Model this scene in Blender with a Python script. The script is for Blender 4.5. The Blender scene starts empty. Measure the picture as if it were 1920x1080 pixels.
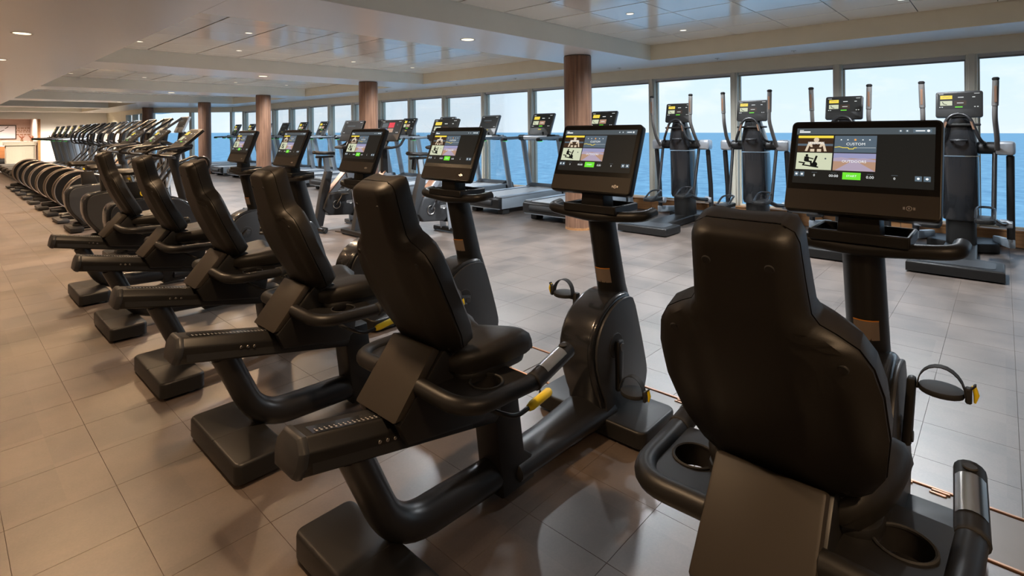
import bpy, bmesh, math, random
from mathutils import Vector, Matrix, Euler
R = math.radians
random.seed(7)
SC = bpy.context.scene
COL = SC.collection

# ------------------------------------------------------------------ camera
# image is 1920x1080; camera level with a small roll, vertical lens shift
EYE = 1.345
FPX = 1000.6
YAW = R(42.63)            # optical axis, measured from +X (windows) towards +Y (down the room)
ROLL = math.atan2(20.5, 2008.3)
FW = Vector((math.cos(YAW), math.sin(YAW), 0))
RT = Vector((math.sin(YAW), -math.cos(YAW), 0))
UP = Vector((0, 0, 1))
cam = bpy.data.cameras.new('camera'); camo = bpy.data.objects.new('camera', cam); COL.objects.link(camo)
cam.sensor_width = 36.0; cam.sensor_fit = 'HORIZONTAL'; cam.lens = 36.0 * FPX / 1920
cam.shift_x = 0.0; cam.shift_y = -(540 - 243.1) / 1920
cam.clip_start = 0.03; cam.clip_end = 30000
ru = UP * math.cos(ROLL) + RT * math.sin(ROLL)      # camera axes after the roll
rr = RT * math.cos(ROLL) - UP * math.sin(ROLL)
camo.matrix_world = Matrix(((rr.x, ru.x, -FW.x, 0), (rr.y, ru.y, -FW.y, 0), (rr.z, ru.z, -FW.z, EYE), (0, 0, 0, 1)))
SC.camera = camo

# ------------------------------------------------------------------ world, light level
SC.view_settings.view_transform = 'Standard'; SC.view_settings.look = 'None'
SC.view_settings.gamma = 1.0; SC.view_settings.use_curve_mapping = False
SC.view_settings.exposure = 0.35
SC.cycles.use_denoising = True
SC.cycles.max_bounces = 8; SC.cycles.diffuse_bounces = 4; SC.cycles.glossy_bounces = 3
SC.cycles.transparent_max_bounces = 12; SC.cycles.caustics_reflective = True; SC.cycles.blur_glossy = 1.0; SC.cycles.caustics_refractive = False
SC.cycles.sample_clamp_indirect = 4.0
W = bpy.data.worlds.new('sky'); SC.world = W; W.use_nodes = True
SKY_STRENGTH = 0.98
LAMP_COL = (1.0, 0.66, 0.38)
LAMP_W = 235.0
LEFT_F = 0.50      # the left soffit lamps are dimmer
LAMP_COOL = (0.90, 0.95, 1.0)
COOL_F = 1.7       # lamps over the window half are brighter and whiter
LAMP_END = (1.0, 0.88, 0.74)
def build_world():
    nt = W.node_tree; nt.nodes.clear(); N = nt.nodes.new; L = nt.links.new
    tc = N('ShaderNodeTexCoord'); sp = N('ShaderNodeSeparateXYZ'); L(tc.outputs['Generated'], sp.inputs[0])
    ramp = N('ShaderNodeValToRGB'); e = ramp.color_ramp.elements
    e[0].position = 0.0; e[0].color = (.70, .80, .90, 1)
    e[1].position = 1.0; e[1].color = (.30, .52, .85, 1)
    x = e.new(.10); x.color = (.63, .78, .93, 1)
    x = e.new(.30); x.color = (.48, .68, .92, 1)
    L(sp.outputs['Z'], ramp.inputs[0])
    mp = N('ShaderNodeMapping'); mp.inputs['Scale'].default_value = (5, 5, 14); L(tc.outputs['Generated'], mp.inputs[0])
    nz = N('ShaderNodeTexNoise'); nz.inputs['Scale'].default_value = 1.6; nz.inputs['Detail'].default_value = 7; nz.inputs['Roughness'].default_value = .6
    L(mp.outputs[0], nz.inputs['Vector'])
    cr_ = N('ShaderNodeValToRGB'); cr_.color_ramp.elements[0].position = .50; cr_.color_ramp.elements[1].position = .74
    cr_.color_ramp.elements[1].color = (.6, .6, .6, 1)
    L(nz.outputs['Fac'], cr_.inputs[0])
    mx = N('ShaderNodeMixRGB'); L(cr_.outputs[0], mx.inputs[0]); L(ramp.outputs[0], mx.inputs[1]); mx.inputs[2].default_value = (.90, .90, .93, 1)
    bg = N('ShaderNodeBackground'); bg.inputs[1].default_value = SKY_STRENGTH; L(mx.outputs[0], bg.inputs[0])
    out = N('ShaderNodeOutputWorld'); L(bg.outputs[0], out.inputs[0])
build_world()
sun = bpy.data.lights.new('sun', 'SUN'); sun.energy = 2.2; sun.angle = R(.6); sun.color = (1, .96, .9)
suno = bpy.data.objects.new('sun', sun); COL.objects.link(suno)      # high, over the other side of the ship
suno.rotation_euler = Vector((.55, .25, -1)).to_track_quat('-Z', 'Y').to_euler()

# ------------------------------------------------------------------ materials
MATS = {}
def mat(name, col, rough=.5, metal=0.0, spec=.5, emit=None, estr=1.0, bump=None, coat=0.0, var=None):
    m = bpy.data.materials.new(name); m.use_nodes = True; nt = m.node_tree; b = nt.nodes['Principled BSDF']
    b.inputs['Base Color'].default_value = (*col, 1); b.inputs['Roughness'].default_value = rough
    b.inputs['Metallic'].default_value = metal; b.inputs['Specular IOR Level'].default_value = spec
    b.inputs['Coat Weight'].default_value = coat
    if emit is not None:
        b.inputs['Emission Color'].default_value = (*emit, 1); b.inputs['Emission Strength'].default_value = estr
    N = nt.nodes.new; L = nt.links.new
    if bump or var:
        tc = N('ShaderNodeTexCoord')
    if bump:
        nz = N('ShaderNodeTexNoise'); nz.inputs['Scale'].default_value = bump[0]; nz.inputs['Detail'].default_value = 3
        L(tc.outputs['Object'], nz.inputs['Vector'])
        bp = N('ShaderNodeBump'); bp.inputs['Strength'].default_value = bump[1]; bp.inputs['Distance'].default_value = bump[2] if len(bump) > 2 else .002
        L(nz.outputs['Fac'], bp.inputs['Height']); L(bp.outputs[0], b.inputs['Normal'])
    if var:
        nz2 = N('ShaderNodeTexNoise'); nz2.inputs['Scale'].default_value = var[0]; nz2.inputs['Detail'].default_value = 4
        L(tc.outputs['Object'], nz2.inputs['Vector'])
        mx = N('ShaderNodeMixRGB'); mx.inputs[1].default_value = (*[c * (1 - var[1]) for c in col], 1); mx.inputs[2].default_value = (*[min(1, c * (1 + var[1])) for c in col], 1)
        L(nz2.outputs['Fac'], mx.inputs[0]); L(mx.outputs[0], b.inputs['Base Color'])
    MATS[name] = m
    return m
mat('black_plastic', (.010, .0095, .009), .42, spec=.35, bump=(900, .12, .001))
mat('black_vinyl', (.011, .0095, .0075), .47, spec=.32, bump=(700, .18, .001))
mat('black_gloss', (.014, .015, .017), .22, coat=.3)
mat('tube_black', (.012, .012, .013), .33, metal=.0, spec=.5, bump=(1200, .08, .0006))
mat('rubber', (.012, .012, .012), .7)
mat('dark_grey', (.028, .029, .031), .42, spec=.4)
mat('grey_paint', (.25, .29, .33), .38, metal=.15)
mat('bezel_grey', (.06, .062, .06), .4)
mat('rim_bronze', (.26, .22, .19), .35, metal=.6)
mat('arm_grey', (.10, .095, .09), .4)
mat('silver', (.48, .52, .57), .32, metal=.75)
mat('steel', (.55, .53, .50), .25, metal=1.0)
mat('yellow', (.80, .60, .01), .4)
mat('bezel_brown', (.030, .025, .020), .5, spec=.25)
mat('screen_glass', (.006, .006, .006), .25, spec=.2)
mat('sticker', (.17, .13, .10), .5)
mat('sticker_orange', (.6, .22, .02), .5)
mat('scale_grey', (.30, .30, .30), .5)
mat('white_print', (.75, .75, .75), .5)
mat('deck_grey', (.30, .34, .38), .45)
mat('belt_grey', (.34, .36, .38), .42, bump=(300, .2, .001))
mat('wood_column', (.2, .1, .06), .38)
mat('mullion', (.62, .58, .48), .45)
mat('header_beige', (.74, .68, .53), .6, var=(6, .05))
mat('beam_side', (.84, .85, .78), .5, var=(3, .04))
mat('soffit_white', (.90, .88, .86), .28, spec=.9, bump=(1.2, .05, .02))
mat('panel_white', (.96, .93, .86), .14, metal=.15, spec=.8, bump=(1.5, .05, .02))
mat('joint_dark', (.07, .06, .05), .7)
mat('joint_black', (.012, .010, .009), .8)
mat('floor_joint', (.075, .056, .044), .4)
mat('wall_white', (.80, .78, .74), .6)
mat('wall_pink', (.62, .45, .38), .6)
mat('copper', (.36, .21, .14), .4, metal=.9)
mat('cover_grey', (.20, .18, .165), .35, var=(5, .2))
mat('picture_white', (.78, .74, .78), .5)
mat('frame_dark', (.05, .025, .015), .4)
mat('stone_beige', (.48, .45, .36), .5, var=(20, .12))
mat('orange', (.75, .25, .08), .5)
mat('leaf', (.35, .12, .06), .6)
mat('lamp_rim', (.55, .52, .48), .3, metal=.6)
mat('lamp_small', (1, .9, .7), .5, emit=(1.0, .90, .72), estr=1.1)
mat('lamp_glow', (1, .9, .7), .5, emit=(1.0, .84, .55), estr=1.6)
mat('cable', (.01, .01, .01), .5)
mat('blind', (.55, .57, .60), .7)
mat('blind_bar', (.20, .20, .20), .5)
def emis(name, c, s=1.0):
    m = mat(name, (.01, .01, .01), .4, spec=.08, emit=c, estr=s); return m
emis('e_bar', (.060, .075, .085)); emis('e_brown', (.035, .018, .010)); emis('e_yellow', (.75, .58, .06))
emis('e_blue', (.075, .105, .135)); emis('e_pale', (.50, .53, .38)); emis('e_purple', (.34, .28, .36))
emis('e_sand', (.36, .22, .15)); emis('e_green', (.13, .62, .03)); emis('e_white', (.75, .78, .78)); emis('e_dark', (.010, .010, .009))
emis('e_skin', (.55, .45, .33)); emis('e_black', (.004, .005, .005)); emis('e_orange', (.75, .30, .06)); emis('e_btn', (.085, .12, .15)); emis('e_red', (.6, .03, .05)); emis('e_sky', (.25, .25, .40))
emis('e_led', (.10, .8, .15), 1.0); emis('e_azure', (.10, .16, .5))

def wood(name, c1, c2, scale, axis='Z', rough=.4, period=12):
    m = bpy.data.materials.new(name); m.use_nodes = True; nt = m.node_tree; b = nt.nodes['Principled BSDF']; N = nt.nodes.new; L = nt.links.new
    tc = N('ShaderNodeTexCoord'); mp = N('ShaderNodeMapping'); L(tc.outputs['Object'], mp.inputs[0])
    s = {'Z': (period, period, .6), 'Y': (period, .6, period), 'X': (.6, period, period)}[axis]
    mp.inputs['Scale'].default_value = s
    nz = N('ShaderNodeTexNoise'); nz.inputs['Scale'].default_value = scale; nz.inputs['Detail'].default_value = 6; nz.inputs['Roughness'].default_value = .65
    L(mp.outputs[0], nz.inputs['Vector'])
    rp = N('ShaderNodeValToRGB'); rp.color_ramp.elements[0].position = .32; rp.color_ramp.elements[0].color = (*c1, 1)
    rp.color_ramp.elements[1].position = .68; rp.color_ramp.elements[1].color = (*c2, 1)
    L(nz.outputs['Fac'], rp.inputs[0]); L(rp.outputs[0], b.inputs['Base Color']); b.inputs['Roughness'].default_value = rough
    MATS[name] = m
wood('wood_column', (.11, .055, .032), (.24, .125, .075), 3)
wood('wood_sill', (.24, .11, .04), (.42, .21, .085), 3, axis='Y', rough=.4)
wood('wood_cabinet', (.22, .085, .03), (.36, .15, .05), 3, axis='X')

def floor_mat(name, c_lo, c_hi):
    m = bpy.data.materials.new(name); m.use_nodes = True; nt = m.node_tree; b = nt.nodes['Principled BSDF']; N = nt.nodes.new; L = nt.links.new
    ge = N('ShaderNodeNewGeometry')
    nz = N('ShaderNodeTexNoise'); nz.inputs['Scale'].default_value = 2.6; nz.inputs['Detail'].default_value = 8; nz.inputs['Roughness'].default_value = .62
    L(ge.outputs['Position'], nz.inputs['Vector'])
    nf = N('ShaderNodeTexNoise'); nf.inputs['Scale'].default_value = 120; nf.inputs['Detail'].default_value = 3; L(ge.outputs['Position'], nf.inputs['Vector'])
    sn = N('ShaderNodeVectorMath'); sn.operation = 'SNAP'; sn.inputs[1].default_value = (.3265, .318, 10); L(ge.outputs['Position'], sn.inputs[0])
    wn = N('ShaderNodeTexWhiteNoise'); L(sn.outputs[0], wn.inputs[0])
    a1 = N('ShaderNodeMath'); a1.operation = 'MULTIPLY_ADD'; a1.inputs[1].default_value = .18; L(wn.outputs['Value'], a1.inputs[0]); L(nz.outputs['Fac'], a1.inputs[2])
    a2 = N('ShaderNodeMath'); a2.operation = 'MULTIPLY_ADD'; a2.inputs[1].default_value = .22; L(nf.outputs['Fac'], a2.inputs[0]); L(a1.outputs[0], a2.inputs[2])
    rp = N('ShaderNodeValToRGB'); rp.color_ramp.elements[0].position = .54; rp.color_ramp.elements[0].color = (*c_lo, 1)
    rp.color_ramp.elements[1].position = .86; rp.color_ramp.elements[1].color = (*c_hi, 1)
    L(a2.outputs[0], rp.inputs[0]); L(rp.outputs[0], b.inputs['Base Color'])
    rr_ = N('ShaderNodeMapRange'); rr_.inputs['To Min'].default_value = .33; rr_.inputs['To Max'].default_value = .47
    L(nz.outputs['Fac'], rr_.inputs['Value']); L(rr_.outputs[0], b.inputs['Roughness'])
    b.inputs['Specular IOR Level'].default_value = 1.0; b.inputs['IOR'].default_value = 1.62
    bp = N('ShaderNodeBump'); bp.inputs['Strength'].default_value = .08; bp.inputs['Distance'].default_value = .002; L(nf.outputs['Fac'], bp.inputs['Height']); L(bp.outputs[0], b.inputs['Normal'])
    MATS[name] = m
floor_mat('floor_tile', (.062, .046, .036), (.126, .095, .076))

def glass_mat():
    m = bpy.data.materials.new('window_glass'); m.use_nodes = True; nt = m.node_tree; nt.nodes.clear(); N = nt.nodes.new; L = nt.links.new
    t = N('ShaderNodeBsdfTransparent'); t.inputs[0].default_value = (.97, .985, .98, 1)
    g = N('ShaderNodeBsdfGlossy'); g.inputs['Roughness'].default_value = .02
    fr = N('ShaderNodeFresnel'); fr.inputs[0].default_value = 1.45
    ml = N('ShaderNodeMath'); ml.operation = 'MULTIPLY'; ml.inputs[1].default_value = .22; L(fr.outputs[0], ml.inputs[0])
    mx = N('ShaderNodeMixShader'); L(ml.outputs[0], mx.inputs[0]); L(t.outputs[0], mx.inputs[1]); L(g.outputs[0], mx.inputs[2])
    o = N('ShaderNodeOutputMaterial'); L(mx.outputs[0], o.inputs[0]); MATS['window_glass'] = m
glass_mat()
def sea_mat():
    m = bpy.data.materials.new('sea_water'); m.use_nodes = True; nt = m.node_tree; b = nt.nodes['Principled BSDF']; N = nt.nodes.new; L = nt.links.new
    tc = N('ShaderNodeTexCoord'); mp = N('ShaderNodeMapping'); mp.inputs['Scale'].default_value = (.10, .10, .10); L(tc.outputs['Object'], mp.inputs[0])
    nz = N('ShaderNodeTexNoise'); nz.inputs['Scale'].default_value = 1.0; nz.inputs['Detail'].default_value = 9; nz.inputs['Roughness'].default_value = .7; L(mp.outputs[0], nz.inputs['Vector'])
    rp = N('ShaderNodeValToRGB'); rp.color_ramp.elements[0].position = .36; rp.color_ramp.elements[0].color = (.085, .225, .36, 1)
    rp.color_ramp.elements[1].position = .64; rp.color_ramp.elements[1].color = (.19, .39, .54, 1)
    L(nz.outputs['Fac'], rp.inputs[0]); L(rp.outputs[0], b.inputs['Base Color']); b.inputs['Roughness'].default_value = .6; b.inputs['Specular IOR Level'].default_value = .15
    MATS['sea_water'] = m
sea_mat()

# ------------------------------------------------------------------ geometry kit: a geo is (verts, faces)
def V(*a): return Vector(a)
def join(*gs):
    vs, fs = [], []
    for g in gs:
        if g is None: continue
        o = len(vs); vs += list(g[0]); fs += [tuple(i + o for i in f) for f in g[1]]
    return vs, fs
def xf(g, M):
    return [M @ Vector(v) for v in g[0]], g[1]
def mv(g, x=0, y=0, z=0):
    return [Vector(v) + Vector((x, y, z)) for v in g[0]], g[1]
def mirror_y(g):
    return [Vector((v[0], -v[1], v[2])) for v in g[0]], [tuple(reversed(f)) for f in g[1]]
def box(c, s):
    x, y, z = c; a, b, d = s[0] / 2, s[1] / 2, s[2] / 2
    v = [V(x + i * a, y + j * b, z + k * d) for i in (-1, 1) for j in (-1, 1) for k in (-1, 1)]
    return v, [(0, 1, 3, 2), (4, 6, 7, 5), (0, 4, 5, 1), (2, 3, 7, 6), (0, 2, 6, 4), (1, 5, 7, 3)]
def span(x0, x1, y0, y1, z0, z1): return box(((x0 + x1) / 2, (y0 + y1) / 2, (z0 + z1) / 2), (x1 - x0, y1 - y0, z1 - z0))
def bevel(g, r, seg=2, sel=None, ang=25):
    bm = bmesh.new(); vs = [bm.verts.new(v) for v in g[0]]
    for f in g[1]:
        try: bm.faces.new([vs[i] for i in f])
        except ValueError: pass
    bm.normal_update()
    es = [e for e in bm.edges if len(e.link_faces) == 2 and e.calc_face_angle(0) > R(ang) and (sel is None or sel(e))]
    bmesh.ops.bevel(bm, geom=es, offset=r, segments=seg, profile=.5, affect='EDGES', clamp_overlap=True)
    bm.verts.index_update()
    out = [v.co.copy() for v in bm.verts], [tuple(v.index for v in f.verts) for f in bm.faces]
    bm.free(); return out
def rbox(c, s, r=.005, seg=2, rot=None):
    g = bevel(box((0, 0, 0), s), r, seg)
    M = Matrix.Translation(Vector(c)) @ (Euler(rot).to_matrix().to_4x4() if rot else Matrix())
    return xf(g, M)
def rspan(x0, x1, y0, y1, z0, z1, r=.005, seg=2): return rbox(((x0 + x1) / 2, (y0 + y1) / 2, (z0 + z1) / 2), (x1 - x0, y1 - y0, z1 - z0), r, seg)
def prism_y(pts, y0, y1, r=0, seg=2):
    n = len(pts)
    v = [V(p[0], y0, p[1]) for p in pts] + [V(p[0], y1, p[1]) for p in pts]
    f = [tuple(range(n)), tuple(range(2 * n - 1, n - 1, -1))] + [(i, i + n, (i + 1) % n + n, (i + 1) % n) for i in range(n)]
    g = (v, f)
    if r: g = bevel(g, r, seg, sel=lambda e: abs(e.verts[0].co.y - e.verts[1].co.y) < 1e-6)
    return fixn(g)
def prism_z(pts, z0, z1, r=0, seg=2, top_only=False):
    n = len(pts)
    v = [V(p[0], p[1], z0) for p in pts] + [V(p[0], p[1], z1) for p in pts]
    f = [tuple(range(n - 1, -1, -1)), tuple(range(n, 2 * n))] + [(i, (i + 1) % n, (i + 1) % n + n, i + n) for i in range(n)]
    g = (v, f)
    if r: g = bevel(g, r, seg, sel=lambda e: abs(e.verts[0].co.z - e.verts[1].co.z) < 1e-6 and (not top_only or e.verts[0].co.z > (z0 + z1) / 2))
    return fixn(g)
def fixn(g):
    bm = bmesh.new(); vs = [bm.verts.new(v) for v in g[0]]
    for f in g[1]:
        try: bm.faces.new([vs[i] for i in f])
        except ValueError: pass
    bmesh.ops.recalc_face_normals(bm, faces=bm.faces); bm.verts.index_update()
    out = [v.co.copy() for v in bm.verts], [tuple(v.index for v in f.verts) for f in bm.faces]
    bm.free(); return out
def fillet(path, r, seg=5):
    P = [Vector(p) for p in path]; out = [P[0]]
    for i in range(1, len(P) - 1):
        a, b, c = P[i - 1], P[i], P[i + 1]
        rr_ = r[i] if isinstance(r, dict) else r
        if isinstance(r, dict): rr_ = r.get(i, .02)
        d1 = min(rr_, (a - b).length * .49); d2 = min(rr_, (c - b).length * .49)
        p, q = b + (a - b).normalized() * d1, b + (c - b).normalized() * d2
        for k in range(seg + 1):
            t = k / seg; out.append(p * (1 - t) ** 2 + b * 2 * t * (1 - t) + q * t * t)
    out.append(P[-1]); return out
def tube(path, r, n=12, ell=None, ref=None, cap=True):
    """swept circle; ell=(a,b) makes an ellipse: a along ref side, b across; r may be a list"""
    P = [Vector(p) for p in path]; m = len(P); vs = []; fs = []
    T = [(P[min(i + 1, m - 1)] - P[max(i - 1, 0)]).normalized() for i in range(m)]
    n1 = Vector(ref) if ref else (Vector((0, 0, 1)) if abs(T[0].z) < .9 else Vector((0, 1, 0)))
    for i in range(m):
        if ref: n1 = Vector(ref)
        n1 = (n1 - T[i] * n1.dot(T[i])); n1.normalize(); n2 = T[i].cross(n1)
        rr_ = r[i] if isinstance(r, (list, tuple)) else r
        a, b = (ell[0], ell[1]) if ell else (1, 1)
        for k in range(n):
            t = 2 * math.pi * k / n
            vs.append(P[i] + n1 * (math.cos(t) * rr_ * a) + n2 * (math.sin(t) * rr_ * b))
    for i in range(m - 1):
        for k in range(n):
            fs.append((i * n + k, i * n + (k + 1) % n, (i + 1) * n + (k + 1) % n, (i + 1) * n + k))
    if cap:
        # small dome so ends look rounded
        for i, s in ((0, -1), (m - 1, 1)):
            rr_ = r[i] if isinstance(r, (list, tuple)) else r
            base = i * n; o = len(vs); c = P[i]
            for k in range(n): vs.append(c + (vs[base + k] - c) * .72 + T[i] * s * rr_ * .22)
            for k in range(n):
                q = (base + k, base + (k + 1) % n, o + (k + 1) % n, o + k)
                fs.append(q if s > 0 else tuple(reversed(q)))
            fs.append(tuple(range(o, o + n)) if s > 0 else tuple(range(o + n - 1, o - 1, -1)))
    return vs, fs
def loft(rings, cap=True, closed=True):
    n = len(rings[0]); vs = [Vector(p) for r in rings for p in r]; fs = []
    for i in range(len(rings) - 1):
        for k in range(n if closed else n - 1):
            fs.append((i * n + k, i * n + (k + 1) % n, (i + 1) * n + (k + 1) % n, (i + 1) * n + k))
    if cap:
        fs.append(tuple(range(n - 1, -1, -1))); fs.append(tuple(range((len(rings) - 1) * n, len(rings) * n)))
    return fixn((vs, fs))
def lathe(prof, n=20, c=(0, 0, 0), axis='z'):
    rings = []
    for r, h in prof:
        ring = []
        for k in range(n):
            t = 2 * math.pi * k / n
            a, b = math.cos(t) * r, math.sin(t) * r
            p = {'z': V(a, b, h), 'y': V(a, h, b), 'x': V(h, a, b)}[axis]
            ring.append(p + Vector(c))
        rings.append(ring)
    return loft(rings)
def disc(c, r, h, axis='y', n=20, bev=.15):
    b = min(h * .4, r * bev)
    return lathe([(r - b, -h / 2), (r, -h / 2 + b), (r, h / 2 - b), (r - b, h / 2)], n, c, axis)
def rrect(w, h, r, seg=4):
    pts = []
    for cx, cy, a0 in ((w / 2 - r, h / 2 - r, 0), (-w / 2 + r, h / 2 - r, 90), (-w / 2 + r, -h / 2 + r, 180), (w / 2 - r, -h / 2 + r, 270)):
        for k in range(seg + 1):
            t = R(a0 + 90 * k / seg); pts.append((cx + math.cos(t) * r, cy + math.sin(t) * r))
    return pts

MESHES = {}
def mesh_of(name, g, mats, angle=38, smooth=True):
    me = bpy.data.meshes.new(name); me.from_pydata([tuple(v) for v in g[0]], [], g[1])
    for m in (mats if isinstance(mats, (list, tuple)) else [mats]): me.materials.append(MATS[m])
    if smooth:
        me.shade_smooth(); me.set_sharp_from_angle(angle=R(angle))
    me.update(); return me
def obj(name, me, parent=None):
    o = bpy.data.objects.new(name, me); COL.objects.link(o)
    if parent is not None: o.parent = parent
    return o
def part(name, parent, m, g, angle=38, label=None):
    o = obj(name, mesh_of(name, g, m, angle), parent)
    if label: o['label'] = label
    return o
def empty(name, loc=(0, 0, 0), rz=0):
    o = bpy.data.objects.new(name, None); COL.objects.link(o); o.location = loc; o.rotation_euler = (0, 0, rz); o.empty_display_size = .1; return o
def tag(o, label=None, cat=None, group=None, kind=None):
    if label: o['label'] = label
    if cat: o['category'] = cat
    if group: o['group'] = group
    if kind: o['kind'] = kind
    return o
def copy_tree(o, parent=None):
    c = o.copy(); COL.objects.link(c); c.parent = parent
    for ch in list(o.children): copy_tree(ch, c)
    return c

# text shapes -> flat polygons
TXT = {}
def text_geo(s, size):
    key = s
    if key not in TXT:
        cv = bpy.data.curves.new('t', 'FONT'); cv.body = s; cv.size = 1; cv.resolution_u = 2
        o = bpy.data.objects.new('t', cv); COL.objects.link(o)
        dg = bpy.context.evaluated_depsgraph_get(); ev = o.evaluated_get(dg); me = ev.to_mesh()
        TXT[key] = ([v.co.copy() for v in me.vertices], [tuple(p.vertices) for p in me.polygons])
        ev.to_mesh_clear(); bpy.data.objects.remove(o); bpy.data.curves.remove(cv)
    g = TXT[key]
    xs = [v.x for v in g[0]]; w = (max(xs) + min(xs)) / 2
    return [(((v.x - w) * size), v.y * size) for v in g[0]], g[1]
class Flat:
    """flat print: coloured polygons on one plane, one mesh with several materials"""
    def __init__(s): s.v = []; s.f = []; s.m = []; s.mats = []
    def mi(s, m):
        if m not in s.mats: s.mats.append(m)
        return s.mats.index(m)
    def poly(s, pts, m, lay):
        o = len(s.v); s.v += [(p[0], p[1], lay) for p in pts]; s.f.append(tuple(range(o, o + len(pts)))); s.m.append(s.mi(m))
    def rect(s, x0, y0, x1, y1, m, lay): s.poly([(x0, y0), (x1, y0), (x1, y1), (x0, y1)], m, lay)
    def circ(s, x, y, r, m, lay, n=10): s.poly([(x + math.cos(2 * math.pi * k / n) * r, y + math.sin(2 * math.pi * k / n) * r) for k in range(n)], m, lay)
    def text(s, t, x, y, size, m, lay):
        v, f = text_geo(t, size); o = len(s.v); s.v += [(x + a, y + b, lay) for a, b in v]
        for q in f: s.f.append(tuple(i + o for i in q)); s.m.append(s.mi(m))
    def line(s, pts, w, m, lay):
        for a, b in zip(pts, pts[1:]):
            d = Vector((b[0] - a[0], b[1] - a[1])); 
            if d.length == 0: continue
            d.normalize(); n = Vector((-d.y, d.x)) * w / 2; e = d * w / 2
            s.poly([(a[0] - e.x - n.x, a[1] - e.y - n.y), (b[0] + e.x - n.x, b[1] + e.y - n.y), (b[0] + e.x + n.x, b[1] + e.y + n.y), (a[0] - e.x + n.x, a[1] - e.y + n.y)], m, lay)
    def build(s, name, parent, M, eps=.0004):
        me = bpy.data.meshes.new(name); me.from_pydata([tuple(M @ Vector((v[0], v[1], v[2] * eps))) for v in s.v], [], s.f)
        for m in s.mats: me.materials.append(MATS[m])
        me.polygons.foreach_set('material_index', s.m); me.update()
        return obj(name, me, parent)

# ------------------------------------------------------------------ SETTING
SOF = 2.335; CEI = 2.55; XW = 8.0; XC0 = 1.50; XC1 = 7.11
YB, YE = -4.5, 32.0
BEAMS = [(3.78 + 5.33 * k, 4.87 + 5.33 * k) for k in range(-1, 6)]   # transverse ceiling beams (y0, y1)
def S(o): o['kind'] = 'structure'; return o
def proj(p):
    q = Vector(p) - Vector((0, 0, EYE)); d = q.dot(FW)
    if d < .05: return None
    return 960 + q.dot(rr) / d * FPX, 243.1 - q.dot(ru) / d * FPX, d

# sea, a little tilted against the ship's deck (heel), and the far horizon
seam = bpy.data.meshes.new('sea')
ring = [(math.cos(2 * math.pi * k / 96) * 9000, math.sin(2 * math.pi * k / 96) * 9000, 0) for k in range(96)]
seam.from_pydata(ring, [], [tuple(range(96))]); seam.materials.append(MATS['sea_water'])
sea = obj('sea', seam); tag(sea, 'calm blue open sea reaching to the horizon outside the windows', 'sea', kind='stuff')
nrm = (ru + FW * .0022).normalized()
sea.rotation_euler = nrm.to_track_quat('Z', 'Y').to_euler(); sea.location = Vector((0, 0, EYE)) - nrm * 30

# floor: dark joint bed, single tiles on it
fl = S(part('floor', None, 'floor_joint', span(-5, XW + .3, YB, YE + 4.5, -.12, -.002)))
def tile_geo(w, d):
    j = .0003; h = .002; b = .0008
    v = [V(-w / 2 + j, -d / 2 + j, -h), V(w / 2 - j, -d / 2 + j, -h), V(w / 2 - j, d / 2 - j, -h), V(-w / 2 + j, d / 2 - j, -h)]
    t = [V(p.x * (1 - b / w * 2), p.y * (1 - b / d * 2), 0) for p in v]
    return v + t, [(4, 5, 6, 7), (0, 1, 5, 4), (1, 2, 6, 5), (2, 3, 7, 6), (3, 0, 4, 7)]
xs = [2.510, 2.7095] + [2.7095 + .3265 * k for k in range(1, 17)]
xs = [(a, b) for a, b in zip(xs, xs[1:])]
xl = [2.19 - .16] + [2.03 - .3125 * k for k in range(1, 23)]
xs += [(2.03, 2.19)] + [(b, a) for a, b in zip(xl, xl[1:])]
tiles = []
for a, b in xs:
    for k in range(-13, 101):
        y0 = -.04 + .318 * k
        c = ((a + b) / 2, y0 + .159, 0); p = proj(c)
        area = 0
        if p and -60 < p[0] < 1980 and 230 < p[1] < 1130: area = (b - a) / p[2] ** 3
        tiles.append((area, round(b - a, 4), c))
tiles.sort(key=lambda t: -t[0])
tmesh = {}
rest = []
for i, (ar, w, c) in enumerate(tiles):
    if i < 290 and ar > 0:
        if w not in tmesh: tmesh[w] = mesh_of('tile', tile_geo(w, .318), 'floor_tile', smooth=False)
        o = obj('tile', tmesh[w], fl); o.location = c
    else: rest.append(mv(tile_geo(w, .318), *c))
o = obj('tile_field', mesh_of('tile_field', join(*rest), 'floor_tile', smooth=False), fl); o['kind'] = 'stuff'
for k in range(-13, 101): pass
# service trough with copper edges and cover plates
for i, x in enumerate((2.20, 2.50)):
    S(part('trim_%d' % (1 + i), None, 'copper', bevel(span(x - .006, x + .006, -2.5, 22, -.003, .006), .002, 1)))
plate = mesh_of('cover_plate', bevel(span(2.21, 2.49, .004, 1.146, -.003, .001), .001, 1), 'cover_grey')
tr = S(part('trim_3', None, 'joint_dark', span(2.208, 2.492, -2.5, 22, -.02, -.0035)))
for k in range(-2, 18):
    o = obj('cover_plate', plate, tr); o.location = (0, k * 1.15 - .33, 0)
hinge = mesh_of('hinge', join(rspan(2.478, 2.490, 0, .055, .001, .008, .002, 1), rspan(2.462, 2.474, .01, .06, .001, .006, .002, 1)), 'copper')
for y in (1.14, 1.02, .26, .15, 2.35, 2.2, 3.4, 3.3, -.6, -.72):
    o = obj('hinge', hinge, tr); o.location = (0, y, 0)

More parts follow.
